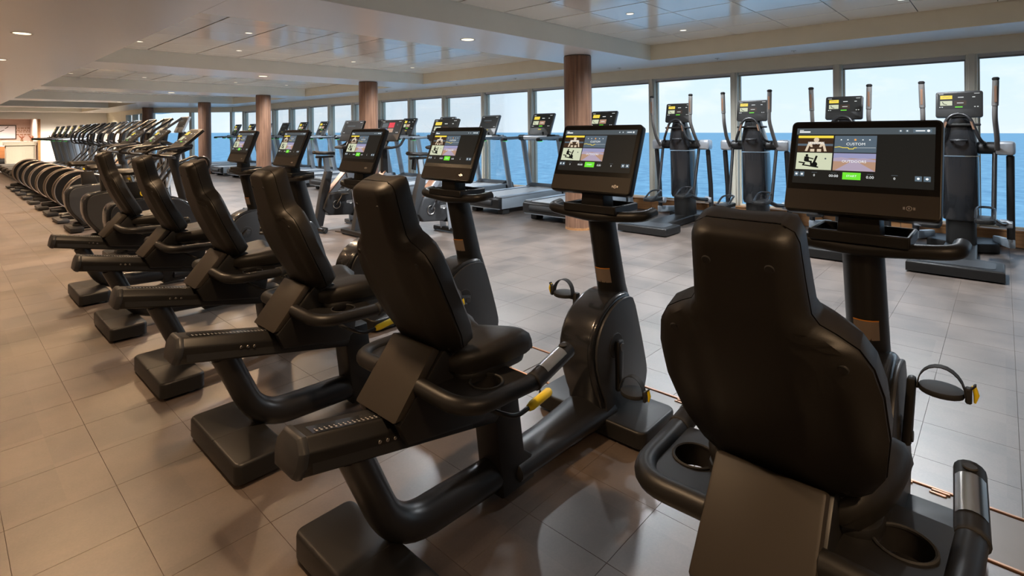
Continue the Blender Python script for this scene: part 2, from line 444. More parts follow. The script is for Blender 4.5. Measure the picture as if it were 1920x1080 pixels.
# ceiling: slab, coffers with satin panels, beams and soffits
ce = S(part('ceiling', None, 'joint_black', span(-5, XW + .6, YB, YE + 4.5, CEI + .012, CEI + .2)))
def slab(name, x0, x1, y0, y1, side='beam_side'):
    part(name, ce, side, span(x0, x1, y0, y1, SOF + .004, CEI + .03))
    part('soffit_panel', ce, 'soffit_white', bevel(span(x0, x1, y0, y1, SOF, SOF + .0039), .001, 1))
slab('side_soffit', -5, XC0, YB, YE - .01)
slab('window_soffit', XC1, XW + .02, YB, 20.6, 'header_beige')
for a, b in BEAMS:
    slab('beam', XC0 + .001, XC1 - .001, a, min(b, YE - .02))
for (x0, x1, y0, y1) in ((4.55, XC1 - .001, 20.87, 25.08), (4.55, XC1 - .001, 26.2, 30.4), (XC1, XW + .02, 20.601, YE)):
    slab('corner_soffit', x0, x1, y0, y1, 'header_beige')
pm = {}
def panel_field(x0, x1, y0, y1, px, py, single, xo, yo):
    """panels on a grid anchored at (xo, yo), clipped to the coffer"""
    gx = [x0] + [x for x in [xo + px * k for k in range(-20, 21)] if x0 + .02 < x < x1 - .02] + [x1]
    gy = [y0] + [y for y in [yo + py * k for k in range(-20, 21)] if y0 + .02 < y < y1 - .02] + [y1]
    acc = []
    for a, b in zip(gx, gx[1:]):
        for c, d in zip(gy, gy[1:]):
            w, h = round(b - a, 3), round(d - c, 3)
            if (w, h) not in pm:
                pm[(w, h)] = bevel(box((0, 0, 0), (w - .017, h - .007, .008)), .0015, 1)
            if single:
                key = (w, h, 'm')
                if key not in pm: pm[key] = mesh_of('ceiling_panel', pm[(w, h)], 'panel_white')
                o = obj('ceiling_panel', pm[key], ce); o.location = ((a + b) / 2, (c + d) / 2, CEI + .006)
            else: acc.append(mv(pm[(w, h)], (a + b) / 2, (c + d) / 2, CEI + .006))
    if acc:
        o = part('ceiling_panel_field', ce, 'panel_white', join(*acc)); o['kind'] = 'stuff'
panel_field(XC0, XC1, -.46, 3.78, .625, .625, True, XC1, 3.78)
panel_field(XC0, XC1, 4.87, 9.11, .625, .635, True, XC1, 8.17)
panel_field(XC0, XC1, 10.2, 14.44, .625, .635, True, XC1, 13.5)
panel_field(XC0, XC1, 15.53, 19.77, .625, .635, False, XC1, 18.8)
panel_field(XC0, 4.55, 20.86, 25.1, .625, .635, False, XC1, 24.1)
panel_field(XC0, 4.55, 26.19, 30.43, .625, .635, False, XC1, 29.5)

ORDW = ['first', 'second', 'third', 'fourth', 'fifth', 'sixth', 'seventh', 'eighth', 'ninth', 'tenth', 'eleventh', 'twelfth', 'thirteenth', 'fourteenth', 'fifteenth', 'sixteenth', 'seventeenth', 'eighteenth', 'nineteenth', 'twentieth']
# window wall: sill, header, posts, panes, roller blinds
yp = [.26 + 1.333 * k for k in range(-3, 5)] + [6.908, 8.24, 9.55, 10.86, 12.17, 13.5, 14.82, 16.13, 17.4, 18.7, 20.0, 21.3]
yp = sorted(yp)
sill = S(part('baseboard_window', None, 'joint_dark', span(XW + .01, XW + .2, yp[0], 22.4, -.02, .17)))
pl = mesh_of('sill_panel', bevel(span(XW - .006, XW + .012, -.330, .330, .002, .168), .002, 1), 'wood_sill')
k = 0
while yp[0] + .334 + k * .667 < 22.3:
    o = obj('sill_panel', pl, sill); o.location = (0, yp[0] + .334 + k * .667, 0); k += 1
part('sill_cap', sill, 'wood_sill', bevel(span(XW - .02, XW + .22, yp[0], 22.4, .17, .192), .005, 2))
S(part('trim_4', None, 'header_beige', bevel(span(XW - .0, XW + .30, yp[0], 22.5, 2.15, SOF + .2), .004, 1)))
postm = mesh_of('post', join(bevel(span(XW + .02, XW + .20, -.05, .05, .19, 2.16), .006, 2), bevel(span(XW + .0, XW + .022, -.028, .028, .19, 2.16), .004, 1)), 'mullion')
for i, y in enumerate(yp):
    o = obj('trim_%d' % (10 + i), postm); o.location = (0, y, 0); S(o)
for i, (a, b) in enumerate(zip(yp, yp[1:])):
    w = empty('window_%d' % (i + 1), (XW + .13, (a + b) / 2, 0)); S(w)
    h = (b - a) / 2 - .05
    part('window_frame', w, 'mullion', join(span(-.02, .02, -h, -h + .018, .19, 2.15), span(-.02, .02, h - .018, h, .19, 2.15), span(-.02, .02, -h + .018, h - .018, .19, .212), span(-.02, .02, -h + .018, h - .018, 2.13, 2.15)))
    part('pane', w, 'window_glass', span(-.003, .003, -h + .018, h - .018, .212, 2.13))
    if b > -1:
        bl = empty('roller_blind', (XW + .07, (a + b) / 2, 0))
        d = 2.105 if i % 3 else 2.09
        part('blind_cloth', bl, 'blind', span(-.002, .002, -h + .01, h - .01, d, 2.15))
        part('bottom_bar', bl, 'blind_bar', tube([V(0, -h + .01, d), V(0, h - .01, d)], .011, 8))
        tag(bl, 'rolled-up pale roller blind, %s window bay counted from the nearest one' % ORDW[max(0, i - 2)], 'blind', 'roller blinds')
# far corner: diagonal bay and inner side wall
def wall_bay(n, p0, p1, splits, zt=2.15):
    p0, p1 = Vector((*p0, 0)), Vector((*p1, 0)); L = (p1 - p0).length; ang = math.atan2(p1.y - p0.y, p1.x - p0.x)
    rz = ang
    h = S(part('trim_%d' % n, None, 'header_beige', span(0, L, -.12, .12, zt, SOF + .2))); h.location = p0; h.rotation_euler.z = rz
    s = S(part('baseboard_%d' % n, None, 'wood_sill', span(0, L, -.1, .1, -.01, .19))); s.location = p0; s.rotation_euler.z = rz
    for j, t in enumerate(splits):
        o = S(obj('trim_%d' % (n * 10 + j), mesh_of('post', bevel(span(-.05, .05, -.1, .1, .19, zt), .006, 1), 'mullion'))); o.location = p0 + (p1 - p0).normalized() * t; o.rotation_euler.z = rz
    for j, (a, b) in enumerate(zip(splits, splits[1:])):
        o = S(part('window_%d' % (n * 10 + j), None, 'window_glass', span(a + .05, b - .05, -.003, .003, .19, zt))); o.location = p0; o.rotation_euler.z = rz
wall_bay(41, (8.06, 22.35), (5.85, 24.75), [.05, 1.65, 3.2])
wall_bay(42, (5.85, 24.75), (5.85, YE), [.05, 1.2, 2.4, 3.6])
S(part('wall_corner', None, 'header_beige', span(5.75, 5.95, 28.4, YE, .19, 2.15)))
# end wall with the opening to the reception alcove
XO = 3.25
S(part('wall_end', None, 'wall_white', span(XO, 5.95, YE, YE + .2, 0, 2.6)))
S(part('wall_lintel', None, 'wall_white', span(-5, XO, YE, YE + .2, 2.04, 2.6)))
S(part('baseboard_end', None, 'wood_cabinet', span(XO + .06, 5.75, YE - .02, YE, 0, .10)))
S(part('trim_5', None, 'wood_sill', span(XO - .02, XO + .06, YE - .03, YE + .2, 0, 2.04)))
S(part('wall_alcove', None, 'wall_pink', span(-5, XO + .2, YE + 3.2, YE + 3.4, 0, 2.6)))
S(part('wall_alcove_side', None, 'wall_pink', span(XO, XO + .2, YE + .2, YE + 3.2, 0, 2.6)))
S(part('wall_left', None, 'wall_white', span(-5.2, -5, YB, YE + 3.4, 0, 2.6)))
S(part('wall_back', None, 'wall_white', span(-5.2, XW + .2, YB - .2, YB, -.0, 2.6)))

# round wood-clad columns
def column(x, y, label, r=.185):
    c = empty('column', (x, y, 0)); tag(c, label, 'column', 'wood-clad columns')
    part('core', c, 'joint_dark', lathe([(r - .006, 0), (r - .006, SOF)], 24))
    for q in range(4):
        n = 10; a0 = R(90 * q + 20) + .012; a1 = R(90 * q + 110) - .012
        o_ = [(math.cos(a0 + (a1 - a0) * k / n) * r, math.sin(a0 + (a1 - a0) * k / n) * r) for k in range(n + 1)]
        i_ = [(p[0] * .97, p[1] * .97) for p in reversed(o_)]
        part('veneer_panel', c, 'wood_column', prism_z(o_ + i_, .03, SOF - .015))
    part('base_ring', c, 'wood_sill', lathe([(r + .004, 0), (r + .004, .03), (r - .003, .031)], 24))
for (x, y), l in zip(((5.93, 4.24), (5.95, 9.40), (6.0, 14.55), (6.0, 19.1), (5.62, 24.2)),
        ('large round wood-clad column nearest the camera, behind the middle bike console', 'second round wood-clad column from the camera, in the window-side row', 'third round wood-clad column, the middle one of five in the row', 'fourth round wood-clad column, behind the far stepper handles', 'farthest round wood-clad column, at the far corner windows')):
    column(x, y, l)

# ------------------------------------------------------------------ ceiling lights
def downlight(x, y, z, r, watts, label, warm=LAMP_COL):
    c = empty('downlight', (x, y, z)); tag(c, label, 'ceiling light', 'recessed downlights')
    part('rim', c, 'lamp_rim', lathe([(r * .80, -.001), (r, -.004), (r, 0), (r * .80, 0)], 20))
    part('lens', c, 'lamp_glow' if r > .05 else 'lamp_small', disc((0, 0, -.001), r * .80, .004, 'z', 20))
    if watts:
        ld = bpy.data.lights.new('downlight', 'SPOT'); ld.energy = watts; ld.color = warm; ld.spot_size = R(150); ld.spot_blend = .9; ld.shadow_soft_size = .06
        lo = bpy.data.objects.new('lamp', ld); COL.objects.link(lo); lo.parent = c; lo.location = (0, 0, -.03)
BIGL = [(3.97, 4.30, 'large downlight in the near ceiling beam beside the big column')]
for (x, y, l) in BIGL: downlight(x, y, SOF, .085, LAMP_W * COOL_F, l, LAMP_COOL)
lab = ['nearest', 'second', 'third', 'fourth', 'fifth', 'sixth', 'seventh', 'eighth', 'ninth', 'tenth']
for i, y in enumerate((7.05, 9.7, 12.35, 15.0, 17.65, 20.3, 22.95, 25.6, 28.3)):
    downlight(.60, y, SOF, .085, LAMP_W * LEFT_F, '%s downlight from the camera along the low left soffit' % lab[i])
for i, y in enumerate((4.4, 1.75, -.9)):
    downlight(.60, y, SOF, .085, LAMP_W * LEFT_F, 'downlight in the low soffit above the bikes, %s out of frame' % ['just', 'further', 'farthest'][i])
for i, y in enumerate((-2.5, .2, 2.9, 5.6, 8.3, 11, 13.7, 16.4, 19.1, 22)):
    downlight(-2.3, y, SOF, .085, LAMP_W * LEFT_F, '%s downlight in the left aisle ceiling, out of frame' % lab[i])
for i, (x, y) in enumerate(((3.97, 9.63), (3.97, 14.96), (3.97, 20.3))):
    downlight(x, y, SOF, .085, LAMP_W * COOL_F, 'downlight in the %s ceiling beam, mid room' % ['second', 'third', 'fourth'][i], LAMP_COOL)
SM = [(4.98, 2.88), (6.29, 2.90), (4.98, .7), (6.29, .7),
      (1.85, 8.33), (3.07, 8.28), (2.61, 6.73), (4.96, 8.29), (6.23, 8.31), (1.87, 13.6), (3.10, 13.6), (4.96, 13.6), (2.61, 12.0), (6.2, 13.6), (1.87, 18.9), (3.1, 18.9), (4.96, 18.9)]
for i, (x, y) in enumerate(SM):
    b = 1 if y < 4 else 2 if y < 9.5 else 3 if y < 14.5 else 4
    row = sorted([q for q in SM if (1 if q[1] < 4 else 2 if q[1] < 9.5 else 3 if q[1] < 14.5 else 4) == b])
    downlight(x, y, CEI + .002, .045, LAMP_W * .62 * COOL_F, 'small downlight in the %s ceiling coffer, %s from its window-less end' % (['', 'nearest', 'second', 'third', 'fourth'][b], lab[row.index((x, y))]), LAMP_COOL if x > 2.7 else LAMP_COL)
for i, (x, y) in enumerate(((3.6, 30.5), (4.8, 30.5), (2.3, 30.5), (2.6, 33.4), (1.2, 33.4))):
    downlight(x, y, SOF - .001 if y < YE else SOF + .1, .06, LAMP_W * 2.1, 'downlight washing the far %s' % ['white end wall at the alcove side', 'white end wall at the window side', 'lintel above the alcove', 'alcove over the counter', 'alcove over the wooden cabinet'][i], LAMP_END)
# tiny sprinklers and sensors in the window soffit
for i, y in enumerate((2.0, 3.0, 4.6, 6.9, 8.6, 11.2)):
    o = part('ceiling_sensor', None, 'lamp_rim', join(lathe([(.03, -.004), (.035, 0)], 12, (0, 0, 0)), lathe([(.006, -.02), (.006, -.003)], 8, (.012, 0, 0))))
    o.location = (7.6, y, SOF); tag(o, 'tiny ceiling sensor in the soffit above the windows, %s from the nearest end' % lab[i], 'sensor', 'soffit sensors')

# ------------------------------------------------------------------ machines: shared bits
def lean_matrix(x, z, th, y=0):
    """print plane of a console facing the rider (-x), bottom centre at (x, y, z), leaning away by th"""
    s, c = math.sin(th), math.cos(th)
    return Matrix(((0, s, -c, x), (-1, 0, 0, y), (0, c, s, z), (0, 0, 0, 1)))
def plate_on(M, w, h, t, r, bev=.006, seg=4):
    """rounded slab lying behind the print plane; origin at bottom centre"""
    pts = [(p[0], p[1] + h / 2) for p in rrect(w, h, r, seg)]
    g = prism_z(pts, -t, 0, bev, 2)
    return xf(g, M)
def big_screen(parent, M, w, h):
    F = Flat(); X = lambda f: (f - .5) * w; Y = lambda f: (1 - f) * h
    def rc(a, b, c, d, m, l): F.rect(X(a), Y(d), X(c), Y(b), m, l)
    rc(.045, .085, .955, .70, 'e_dark', 1)
    rc(.045, .085, .955, .155, 'e_bar', 2)
    rc(.065, .105, .095, .112, 'e_white', 3); rc(.065, .120, .145, .135, 'e_white', 3)
    F.circ(X(.75), Y(.12), .0055, 'e_btn', 3); F.circ(X(.79), Y(.12), .0055, 'e_btn', 3); F.circ(X(.75), Y(.12), .0022, 'e_white', 4); F.circ(X(.79), Y(.12), .0022, 'e_white', 4)
    rc(.825, .102, .935, .138, 'e_btn', 3); rc(.84, .115, .895, .125, 'e_white', 4); F.circ(X(.915), Y(.12), .004, 'e_white', 4)
    # sessions tile
    rc(.06, .170, .315, .352, 'e_brown', 2); rc(.06, .170, .315, .197, 'e_yellow', 3); rc(.06, .262, .315, .285, 'e_blue', 3)
    cx = X(.195)
    F.circ(cx, Y(.218), .0085, 'e_skin', 4)
    F.poly([(cx - .026, Y(.262)), (cx - .02, Y(.240)), (cx + .02, Y(.240)), (cx + .026, Y(.262)), (cx + .016, Y(.30)), (cx - .016, Y(.30))], 'e_skin', 4)
    F.poly([(cx - .013, Y(.262)), (cx + .013, Y(.262)), (cx + .010, Y(.30)), (cx - .010, Y(.30))], 'e_brown', 5)
    F.poly([(cx - .026, Y(.262)), (cx - .019, Y(.262)), (cx - .026, Y(.345)), (cx - .034, Y(.345))], 'e_skin', 4); F.poly([(cx + .019, Y(.262)), (cx + .026, Y(.262)), (cx + .034, Y(.345)), (cx + .026, Y(.345))], 'e_skin', 4)
    F.rect(cx - .017, Y(.35), cx - .004, Y(.32), 'e_skin', 4); F.rect(cx + .004, Y(.35), cx + .017, Y(.32), 'e_skin', 4)
    F.text('SESSIONS', cx, Y(.268), .0125, 'e_white', 6)
    # custom tile
    rc(.325, .170, .605, .352, 'e_blue', 2)
    for k, f in enumerate((.37, .415, .465, .515, .56)): F.circ(X(f), Y(.215), .0058 if k == 2 else .0045, 'e_btn', 3); F.circ(X(f), Y(.215), .0035 if k == 2 else .002, 'e_orange' if k == 2 else 'e_white', 4)
    F.text('CUSTOM', X(.468), Y(.275), .0135, 'e_white', 4)
    F.line([(X(.33), Y(.298)), (X(.36), Y(.292)), (X(.385), Y(.302)), (X(.42), Y(.302)), (X(.425), Y(.314)), (X(.455), Y(.314)), (X(.46), Y(.302)), (X(.475), Y(.302))], .0022, 'e_yellow', 4)
    F.line([(X(.475), Y(.302)), (X(.60), Y(.300))], .0007, 'e_white', 4)
    # rider tile
    rc(.06, .362, .315, .548, 'e_pale', 2)
    bx = X(.135)
    F.circ(bx, Y(.392), .0045, 'e_black', 3)
    F.poly([(bx - .007, Y(.405)), (bx + .006, Y(.405)), (bx + .008, Y(.450)), (bx - .008, Y(.450))], 'e_black', 3)
    F.line([(bx - .004, Y(.452)), (bx + .014, Y(.462)), (bx + .016, Y(.50))], .006, 'e_black', 3); F.line([(bx, Y(.415)), (bx + .02, Y(.430))], .004, 'e_black', 3)
    F.line([(bx + .030, Y(.405)), (bx + .024, Y(.47)), (bx + .03, Y(.51))], .0065, 'e_black', 3); F.line([(bx - .022, Y(.47)), (bx - .006, Y(.478)), (bx - .010, Y(.50)), (bx + .036, Y(.52))], .0045, 'e_black', 3); F.circ(bx + .026, Y(.49), .009, 'e_black', 3)
    F.circ(X(.27), Y(.425), .003, 'e_bar', 3)
    # outdoors tile
    rc(.325, .362, .605, .548, 'e_sand', 2); rc(.325, .362, .605, .415, 'e_sky', 3)
    F.poly([(X(.325), Y(.45)), (X(.325), Y(.418)), (X(.38), Y(.405)), (X(.45), Y(.425)), (X(.53), Y(.41)), (X(.605), Y(.43)), (X(.605), Y(.45))], 'e_purple', 4)
    F.poly([(X(.34), Y(.548)), (X(.455), Y(.44)), (X(.475), Y(.44)), (X(.605), Y(.548))], 'e_purple', 5)
    F.text('OUTDOORS', X(.465), Y(.462), .0125, 'e_white', 6)
    # status row
    for a in (.055, .095): rc(a, .575, a + .033, .625, 'e_btn', 2); F.circ(X(a + .0165), Y(.6), .004, 'e_white', 3, 5)
    for a in (.845, .895): rc(a, .575, a + .04, .625, 'e_btn', 2); F.circ(X(a + .02), Y(.6), .004, 'e_white', 3, 5)
    rc(.395, .565, .515, .64, 'e_green', 2); F.text('START', X(.455), Y(.612), .010, 'e_white', 3)
    for a, t, sz in ((.20, '0', .011), (.335, '00:00', .0125), (.575, '0.00', .0125), (.725, '0', .011)):
        F.text(t, X(a), Y(.62), sz, 'e_white', 3); rc(a - .02, .575, a + .02, .58, 'e_bar', 3)
    return F.build('screen', parent, M)
def small_screen(parent, M, w, h, tread=True, dark=False, red=False):
    F = Flat(); X = lambda f: (f - .5) * w; Y = lambda f: (1 - f) * h
    def rc(a, b, c, d, m, l): F.rect(X(a), Y(d), X(c), Y(b), m, l)
    rc(.04, .06, .96, .68, 'e_dark', 1)
    rc(.07, .09, .17, .105, 'e_white', 2); rc(.82, .09, .93, .105, 'e_white', 2)
    if red:
        rc(.10, .16, .36, .36, 'e_bar', 2); rc(.40, .14, .66, .38, 'e_red', 2); rc(.10, .42, .36, .60, 'e_azure', 2); rc(.40, .42, .66, .60, 'e_sand', 2); rc(.32, .62, .46, .67, 'e_green', 2)
        F.circ(X(.8), Y(.25), .012, 'e_bar', 2)
    elif not dark:
        rc(.10, .15, .36, .29, 'e_yellow', 2); F.line([(X(.15), Y(.23)), (X(.20), Y(.19)), (X(.25), Y(.23)), (X(.31), Y(.20))], .004, 'e_sand', 3)
        rc(.48, .22, .60, .245, 'e_white', 2); rc(.78, .22, .84, .245, 'e_white', 2)
        rc(.10, .36, .36, .54, 'e_pale', 2); F.line([(X(.15), Y(.40)), (X(.17), Y(.47)), (X(.24), Y(.51))], .006, 'e_black', 3)
        rc(.40, .36, .66, .54, 'e_sand' if tread else 'e_brown', 2); rc(.46, .44, .60, .46, 'e_white', 3)
        rc(.42, .585, .58, .625, 'e_green', 2)
    else:
        rc(.2, .25, .62, .30, 'e_bar', 2); rc(.3, .34, .55, .38, 'e_brown', 2)
    for a in (.08, .13, .82, .88): rc(a, .59, a + .03, .615, 'e_white', 2)
    if tread: rc(.42, .745, .56, .775, 'e_yellow', 2)
    return F.build('screen', parent, M)

# ------------------------------------------------------------------ recumbent bike
SEATED = ('carriage', 'rear_cover', 'seat', 'backrest', 'armrest', 'hand_grip', 'adjust_lever', 'seat_pan', 'pivot_cap')
def make_recumbent():
    t = empty('recumbent_bike')
    # rear foot: wide rounded plate
    ft = part('rear_foot', t, 'black_plastic', prism_z([(p[0] + .105, p[1]) for p in rrect(.205, .54, .03)], .016, .092, .012, 3, True))
    part('seam', ft, 'rubber', span(.004, .206, -.012, -.009, .090, .0925))
    for y in (-.22, .22): part('foot_pad', t, 'grey_paint', lathe([(.022, 0), (.024, .012), (.012, .018)], 14, (.15, y, 0)))
    # rear leg bending into the floor tube
    leg = fillet([V(.055, 0, .425), V(.195, 0, .105), V(.66, 0, .088)], .13, 8)
    part('frame_tube', t, 'tube_black', tube(leg, [.050] * 2 + [.050 + .010 * min(1, k / 7) for k in range(len(leg) - 2)], 18, ell=(1, .98)))
    part('tube_collar', t, 'black_plastic', lathe([(.056, -.012), (.056, .012)], 18, (.052, 0, .432)))
    # middle post, with its forward sole
    post = [(.575, .395), (.700, .395), (.735, .15), (.79, .105), (.79, .02), (.62, .02)]
    part('post', t, 'black_plastic', prism_y(post, -.062, .062, .012, 2))
    beam = [V(.70, 0, .075), V(.95, 0, .075), V(1.30, 0, .085)]
    part('floor_beam', t, 'tube_black', tube(beam, [.062, .066, .085], 18, ell=(.78, 1.35), ref=(0, 0, 1)))
    ff = part('front_foot', t, 'black_plastic', prism_z([(p[0] + 1.36, p[1]) for p in rrect(.30, .58, .04)], .016, .085, .012, 3, True))
    for y in (-.24, .24): part('foot_pad', t, 'grey_paint', lathe([(.022, 0), (.024, .012), (.012, .018)], 14, (1.38, y, 0)))
    # seat rail: eight-sided beam sloping down to the front
    sec = [(-.042, .050), (.042, .050), (.070, .020), (.070, -.016), (.055, -.046), (-.055, -.046), (-.070, -.016), (-.070, .020)]
    def railring(x, k=1.0):
        z = .505 - .205 * (x + .14)
        return [V(x + p[1] * .2, p[0] * k, z + p[1] * k) for p in sec]
    rail = part('seat_rail', t, 'black_plastic', bevel(loft([railring(-.115), railring(.60)]), .006, 2))
    part('rail_cap', rail, 'dark_grey', bevel(loft([railring(-.137, .90), railring(-.127, 1.03), railring(-.113, 1.04), railring(-.111, 1.0)]), .003, 1))
    def rp(x, y, dz=0): return V(x + .011, y, .505 - .205 * (x + .14) + .0505 + dz)
    part('scale_strip', rail, 'black_gloss', ([rp(-.09, .012, .0006), rp(-.09, -.034, .0006), rp(.30, -.034, .0006), rp(.30, .012, .0006)], [(0, 1, 2, 3)]))
    F = Flat()
    for k in range(26):
        x = -.08 + k * .0145; F.poly([(x, -.028), (x + .006, -.028), (x + .006, -.021), (x, -.021)], 'scale_grey', 0); F.poly([(x, -.018), (x + .004, -.018), (x + .004, -.012), (x, -.012)], 'scale_grey', 0)
    Ms = Matrix(((.98, 0, -.2, .011), (0, 1, 0, 0), (-.205, 0, .98, .505 - .205 * .14 + .0522), (0, 0, 0, 1)))
    F.build('scale_marks', rail, Ms)
    for s in (-1, 1):
        part('side_slot', rail, 'rubber', ([V(-.10, s * .0705, .490 - .0), V(.46, s * .0705, .375), V(.46, s * .0705, .347), V(-.10, s * .0705, .462)], [(0, 1, 2, 3)]))
        for k in range(3): part('bolt', rail, 'steel', disc((.10 + k * .026, s * .072, .505 - .205 * (.24 + k * .026) + .004), .006, .006, 'y', 10))
    # ---- seat carriage (slides on the rail)
    side = [(.175, .49), (.205, .425), (.235, .418), (.50, .372), (.545, .40), (.56, .50), (.52, .575), (.44, .655), (.385, .672), (.335, .655), (.285, .60)]
    ca = part('carriage', t, 'black_plastic', join(prism_y(side, .074, .112, .010, 2), prism_y(side, -.112, -.074, .010, 2), prism_y([(.23, .50), (.50, .44), (.50, .60), (.36, .63), (.30, .58)], -.075, .075)))
    part('rear_cover', t, 'bezel_brown', bevel(loft([[V(.160, -.105, .500), V(.160, .105, .500), V(.200, .105, .500), V(.200, -.105, .500)], [V(.305, -.105, .675), V(.305, .105, .675), V(.335, .105, .66), V(.335, -.105, .66)]]), .008, 2))
    for s in (-1, 1): part('pivot_cap', t, 'dark_grey', disc((.40, s * .113, .615), .034, .008, 'y', 24))
    # seat cushion: flat shell, dipped in the middle, lobed front
    rings = []
    for k in range(13):
        u = k / 12; x = .36 + .335 * u
        w = .145 + .055 * math.sin(min(1, u * 1.5) * math.pi / 2); 
        if u > .84: w *= 1 - ((u - .84) / .16) ** 2 * .18
        if u < .1: w *= .86 + 1.4 * u
        edge = .012 if k in (0, 12) else 0
        ring = []
        for j in range(17):
            v = -1 + j / 8; yy = w * math.sin(v * math.pi / 2)
            lobe = .036 * (1 - abs(v)) ** .0 * (math.cos((abs(v) - .55) * 2.4)) - .016
            zt = .640 + (.012 * u) + lobe * u - .03 * max(0, abs(v) - .72) / .28 - edge - .045 * max(0, u - .8) / .2
            xx = x - .085 * (1 - min(1, abs(v) * 1.45)) ** 1.3 * max(0, (u - .5) / .5) ** 2
            ring.append(V(xx, yy, zt))
        for j in range(17):
            v = 1 - j / 8; yy = w * .93 * math.sin(v * math.pi / 2)
            xx = x - .085 * (1 - min(1, abs(v) * 1.45)) ** 1.3 * max(0, (u - .5) / .5) ** 2
            ring.append(V(xx, yy, .578 + edge))
        rings.append(ring)
    part('seat', t, 'black_vinyl', loft(rings), 50)
    part('seat_pan', t, 'black_plastic', prism_z([(p[0] + .53, p[1]) for p in rrect(.30, .345, .06)], .545, .58, .010, 2))
    # backrest: reclined shell with narrow head part and wide shoulders
    prof = [(0, .095), (.02, .135), (.06, .165), (.16, .190), (.34, .203), (.50, .200), (.59, .189), (.645, .170), (.68, .138), (.70, .114), (.73, .103), (.84, .098), (.95, .094), (.98, .087), (1.0, .066)]
    Lb = .588; bx, bz = .385, .640; an = R(23.5); d = V(-math.sin(an), 0, math.cos(an)); nn = V(-math.cos(an), 0, -math.sin(an))  # nn points backwards
    def hw(s):
        for (a, wa), (b, wb) in zip(prof, prof[1:]):
            if s <= b: return wa + (wb - wa) * (s - a) / (b - a)
        return prof[-1][1]
    ss = [p[0] for p in prof]; ss = sorted(set(ss + [.1, .25, .42, .665, .71, .78, .9, .992]))
    def centre(s): return V(bx, 0, bz) + d * (Lb * s) + nn * (.030 * math.sin(s * math.pi) * 1.0 - .018 * s)
    shell, cush = [], []
    for s in ss:
        w = hw(s); c = centre(s); e = 1 if 0 < s < 1 else .45
        if s in (ss[1], ss[-2]): e = .85
        r1, r2 = [], []
        for j in range(15):
            v = -1 + j / 7; y = w * math.sin(v * math.pi / 2) if s > .0 else w * v
            y = w * (v if abs(v) < .75 else math.copysign(.75 + .25 * math.sin((abs(v) - .75) / .25 * math.pi / 2), v))
            ridge = .016 * max(0, min(1, (.112 - abs(y)) / .012)) if s < .72 else .016 * max(0, min(1, (w - abs(y)) / .02))
            fall = max(0, (abs(v) - .72) / .28) ** 2
            r1.append(c + V(0, y, 0) + nn * ((.020 + ridge) * e - .020 * fall))
            wing = .018 * (abs(v) ** 2)
            r2.append((c, y, v, e, wing, fall))
        back = [c + V(0, q[1], 0) - nn * .006 for q in reversed(r2)]
        shell.append(r1 + back)
        k1 = [c + V(0, y * 1.012, 0) - nn * .008 for (c, y, v, e, wi, fa) in r2]
        k2 = [c + V(0, y * 1.0, 0) - nn * ((.060 + wi) * e - .028 * fa) for (c, y, v, e, wi, fa) in reversed(r2)]
        cush.append(k1 + k2)
    bk = part('backrest', t, 'black_vinyl', loft(cush), 45)
    part('back_shell', bk, 'black_vinyl', loft(shell), 40)
    for (s, y) in ((.90, -.055), (.90, .055), (.60, -.15), (.60, .15), (.07, -.125), (.07, .125)):
        c = centre(s) + V(0, y, 0) + nn * (.034 if abs(y) < .1 else .016)
        part('bolt', bk, 'rubber', xf(disc((0, 0, 0), .009, .006, 'x', 12), Matrix.Translation(c) @ Matrix.Rotation(-an, 4, 'Y')))
    part('hinge_block', bk, 'rubber', rbox((.375, 0, .640), (.06, .17, .07), .008, 2, (0, -an, 0)))
    # armrests with cup holder, hand grips with steel sensors, yellow lever
    for s in (-1, 1):
        out = fillet([V(.255, s * .10, .575), V(.275, s * .285, .555), V(.56, s * .300, .550)], .10, 8)
        ring_out = [(p.x, p.y) for p in out]
        shelf = [(.27, s * .105)] + [(p.x, p.y) for p in fillet([V(.275, s * .12, 0), V(.29, s * .285, 0), V(.55, s * .295, 0)], .09, 8)] + [(.56, s * .13)]
        # shelf with a round cup hole: outer ring joined to hole ring
        nh = 24; hole = [(.430 + math.cos(2 * math.pi * k / nh) * .049, s * .205 + math.sin(2 * math.pi * k / nh) * .049) for k in range(nh)]
        outer = []
        for k in range(nh):
            a = 2 * math.pi * k / nh; dx, dy = math.cos(a), math.sin(a); best = .2
            P = shelf; cx, cy = .430, s * .205
            for (x1, y1), (x2, y2) in zip(P, P[1:] + P[:1]):
                den = dx * (y2 - y1) - dy * (x2 - x1)
                if abs(den) < 1e-9: continue
                tt = ((x1 - cx) * (y2 - y1) - (y1 - cy) * (x2 - x1)) / den; uu = ((x1 - cx) * dy - (y1 - cy) * dx) / den
                if tt > 0 and -1e-6 <= uu <= 1 + 1e-6: best = min(best, tt)
            outer.append((cx + dx * best, cy + dy * best))
        zt = lambda x: .566 - .03 * (x - .27)
        vs = [V(p[0], p[1], zt(p[0])) for p in outer] + [V(p[0], p[1], zt(p[0]) - .001) for p in hole] + [V(p[0], p[1], zt(p[0]) - .050) for p in hole] + [V(p[0], p[1], zt(p[0]) - .028) for p in outer]
        fs = []
        for k in range(nh):
            j = (k + 1) % nh
            fs += [(k, j, nh + j, nh + k), (nh + k, nh + j, 2 * nh + j, 2 * nh + k), (3 * nh + j, 3 * nh + k, 2 * nh + k, 2 * nh + j), (j, k, 3 * nh + k, 3 * nh + j)]
        am = part('armrest', t, 'black_plastic', join(fixn((vs, fs)), tube(out, .026, 14)))
        part('cup_rim', am, 'rubber', tube([V(.430 + math.cos(2 * math.pi * k / 24) * .051, s * .205 + math.sin(2 * math.pi * k / 24) * .051, zt(.43) + .001) for k in range(25)], .004, 6, cap=False))
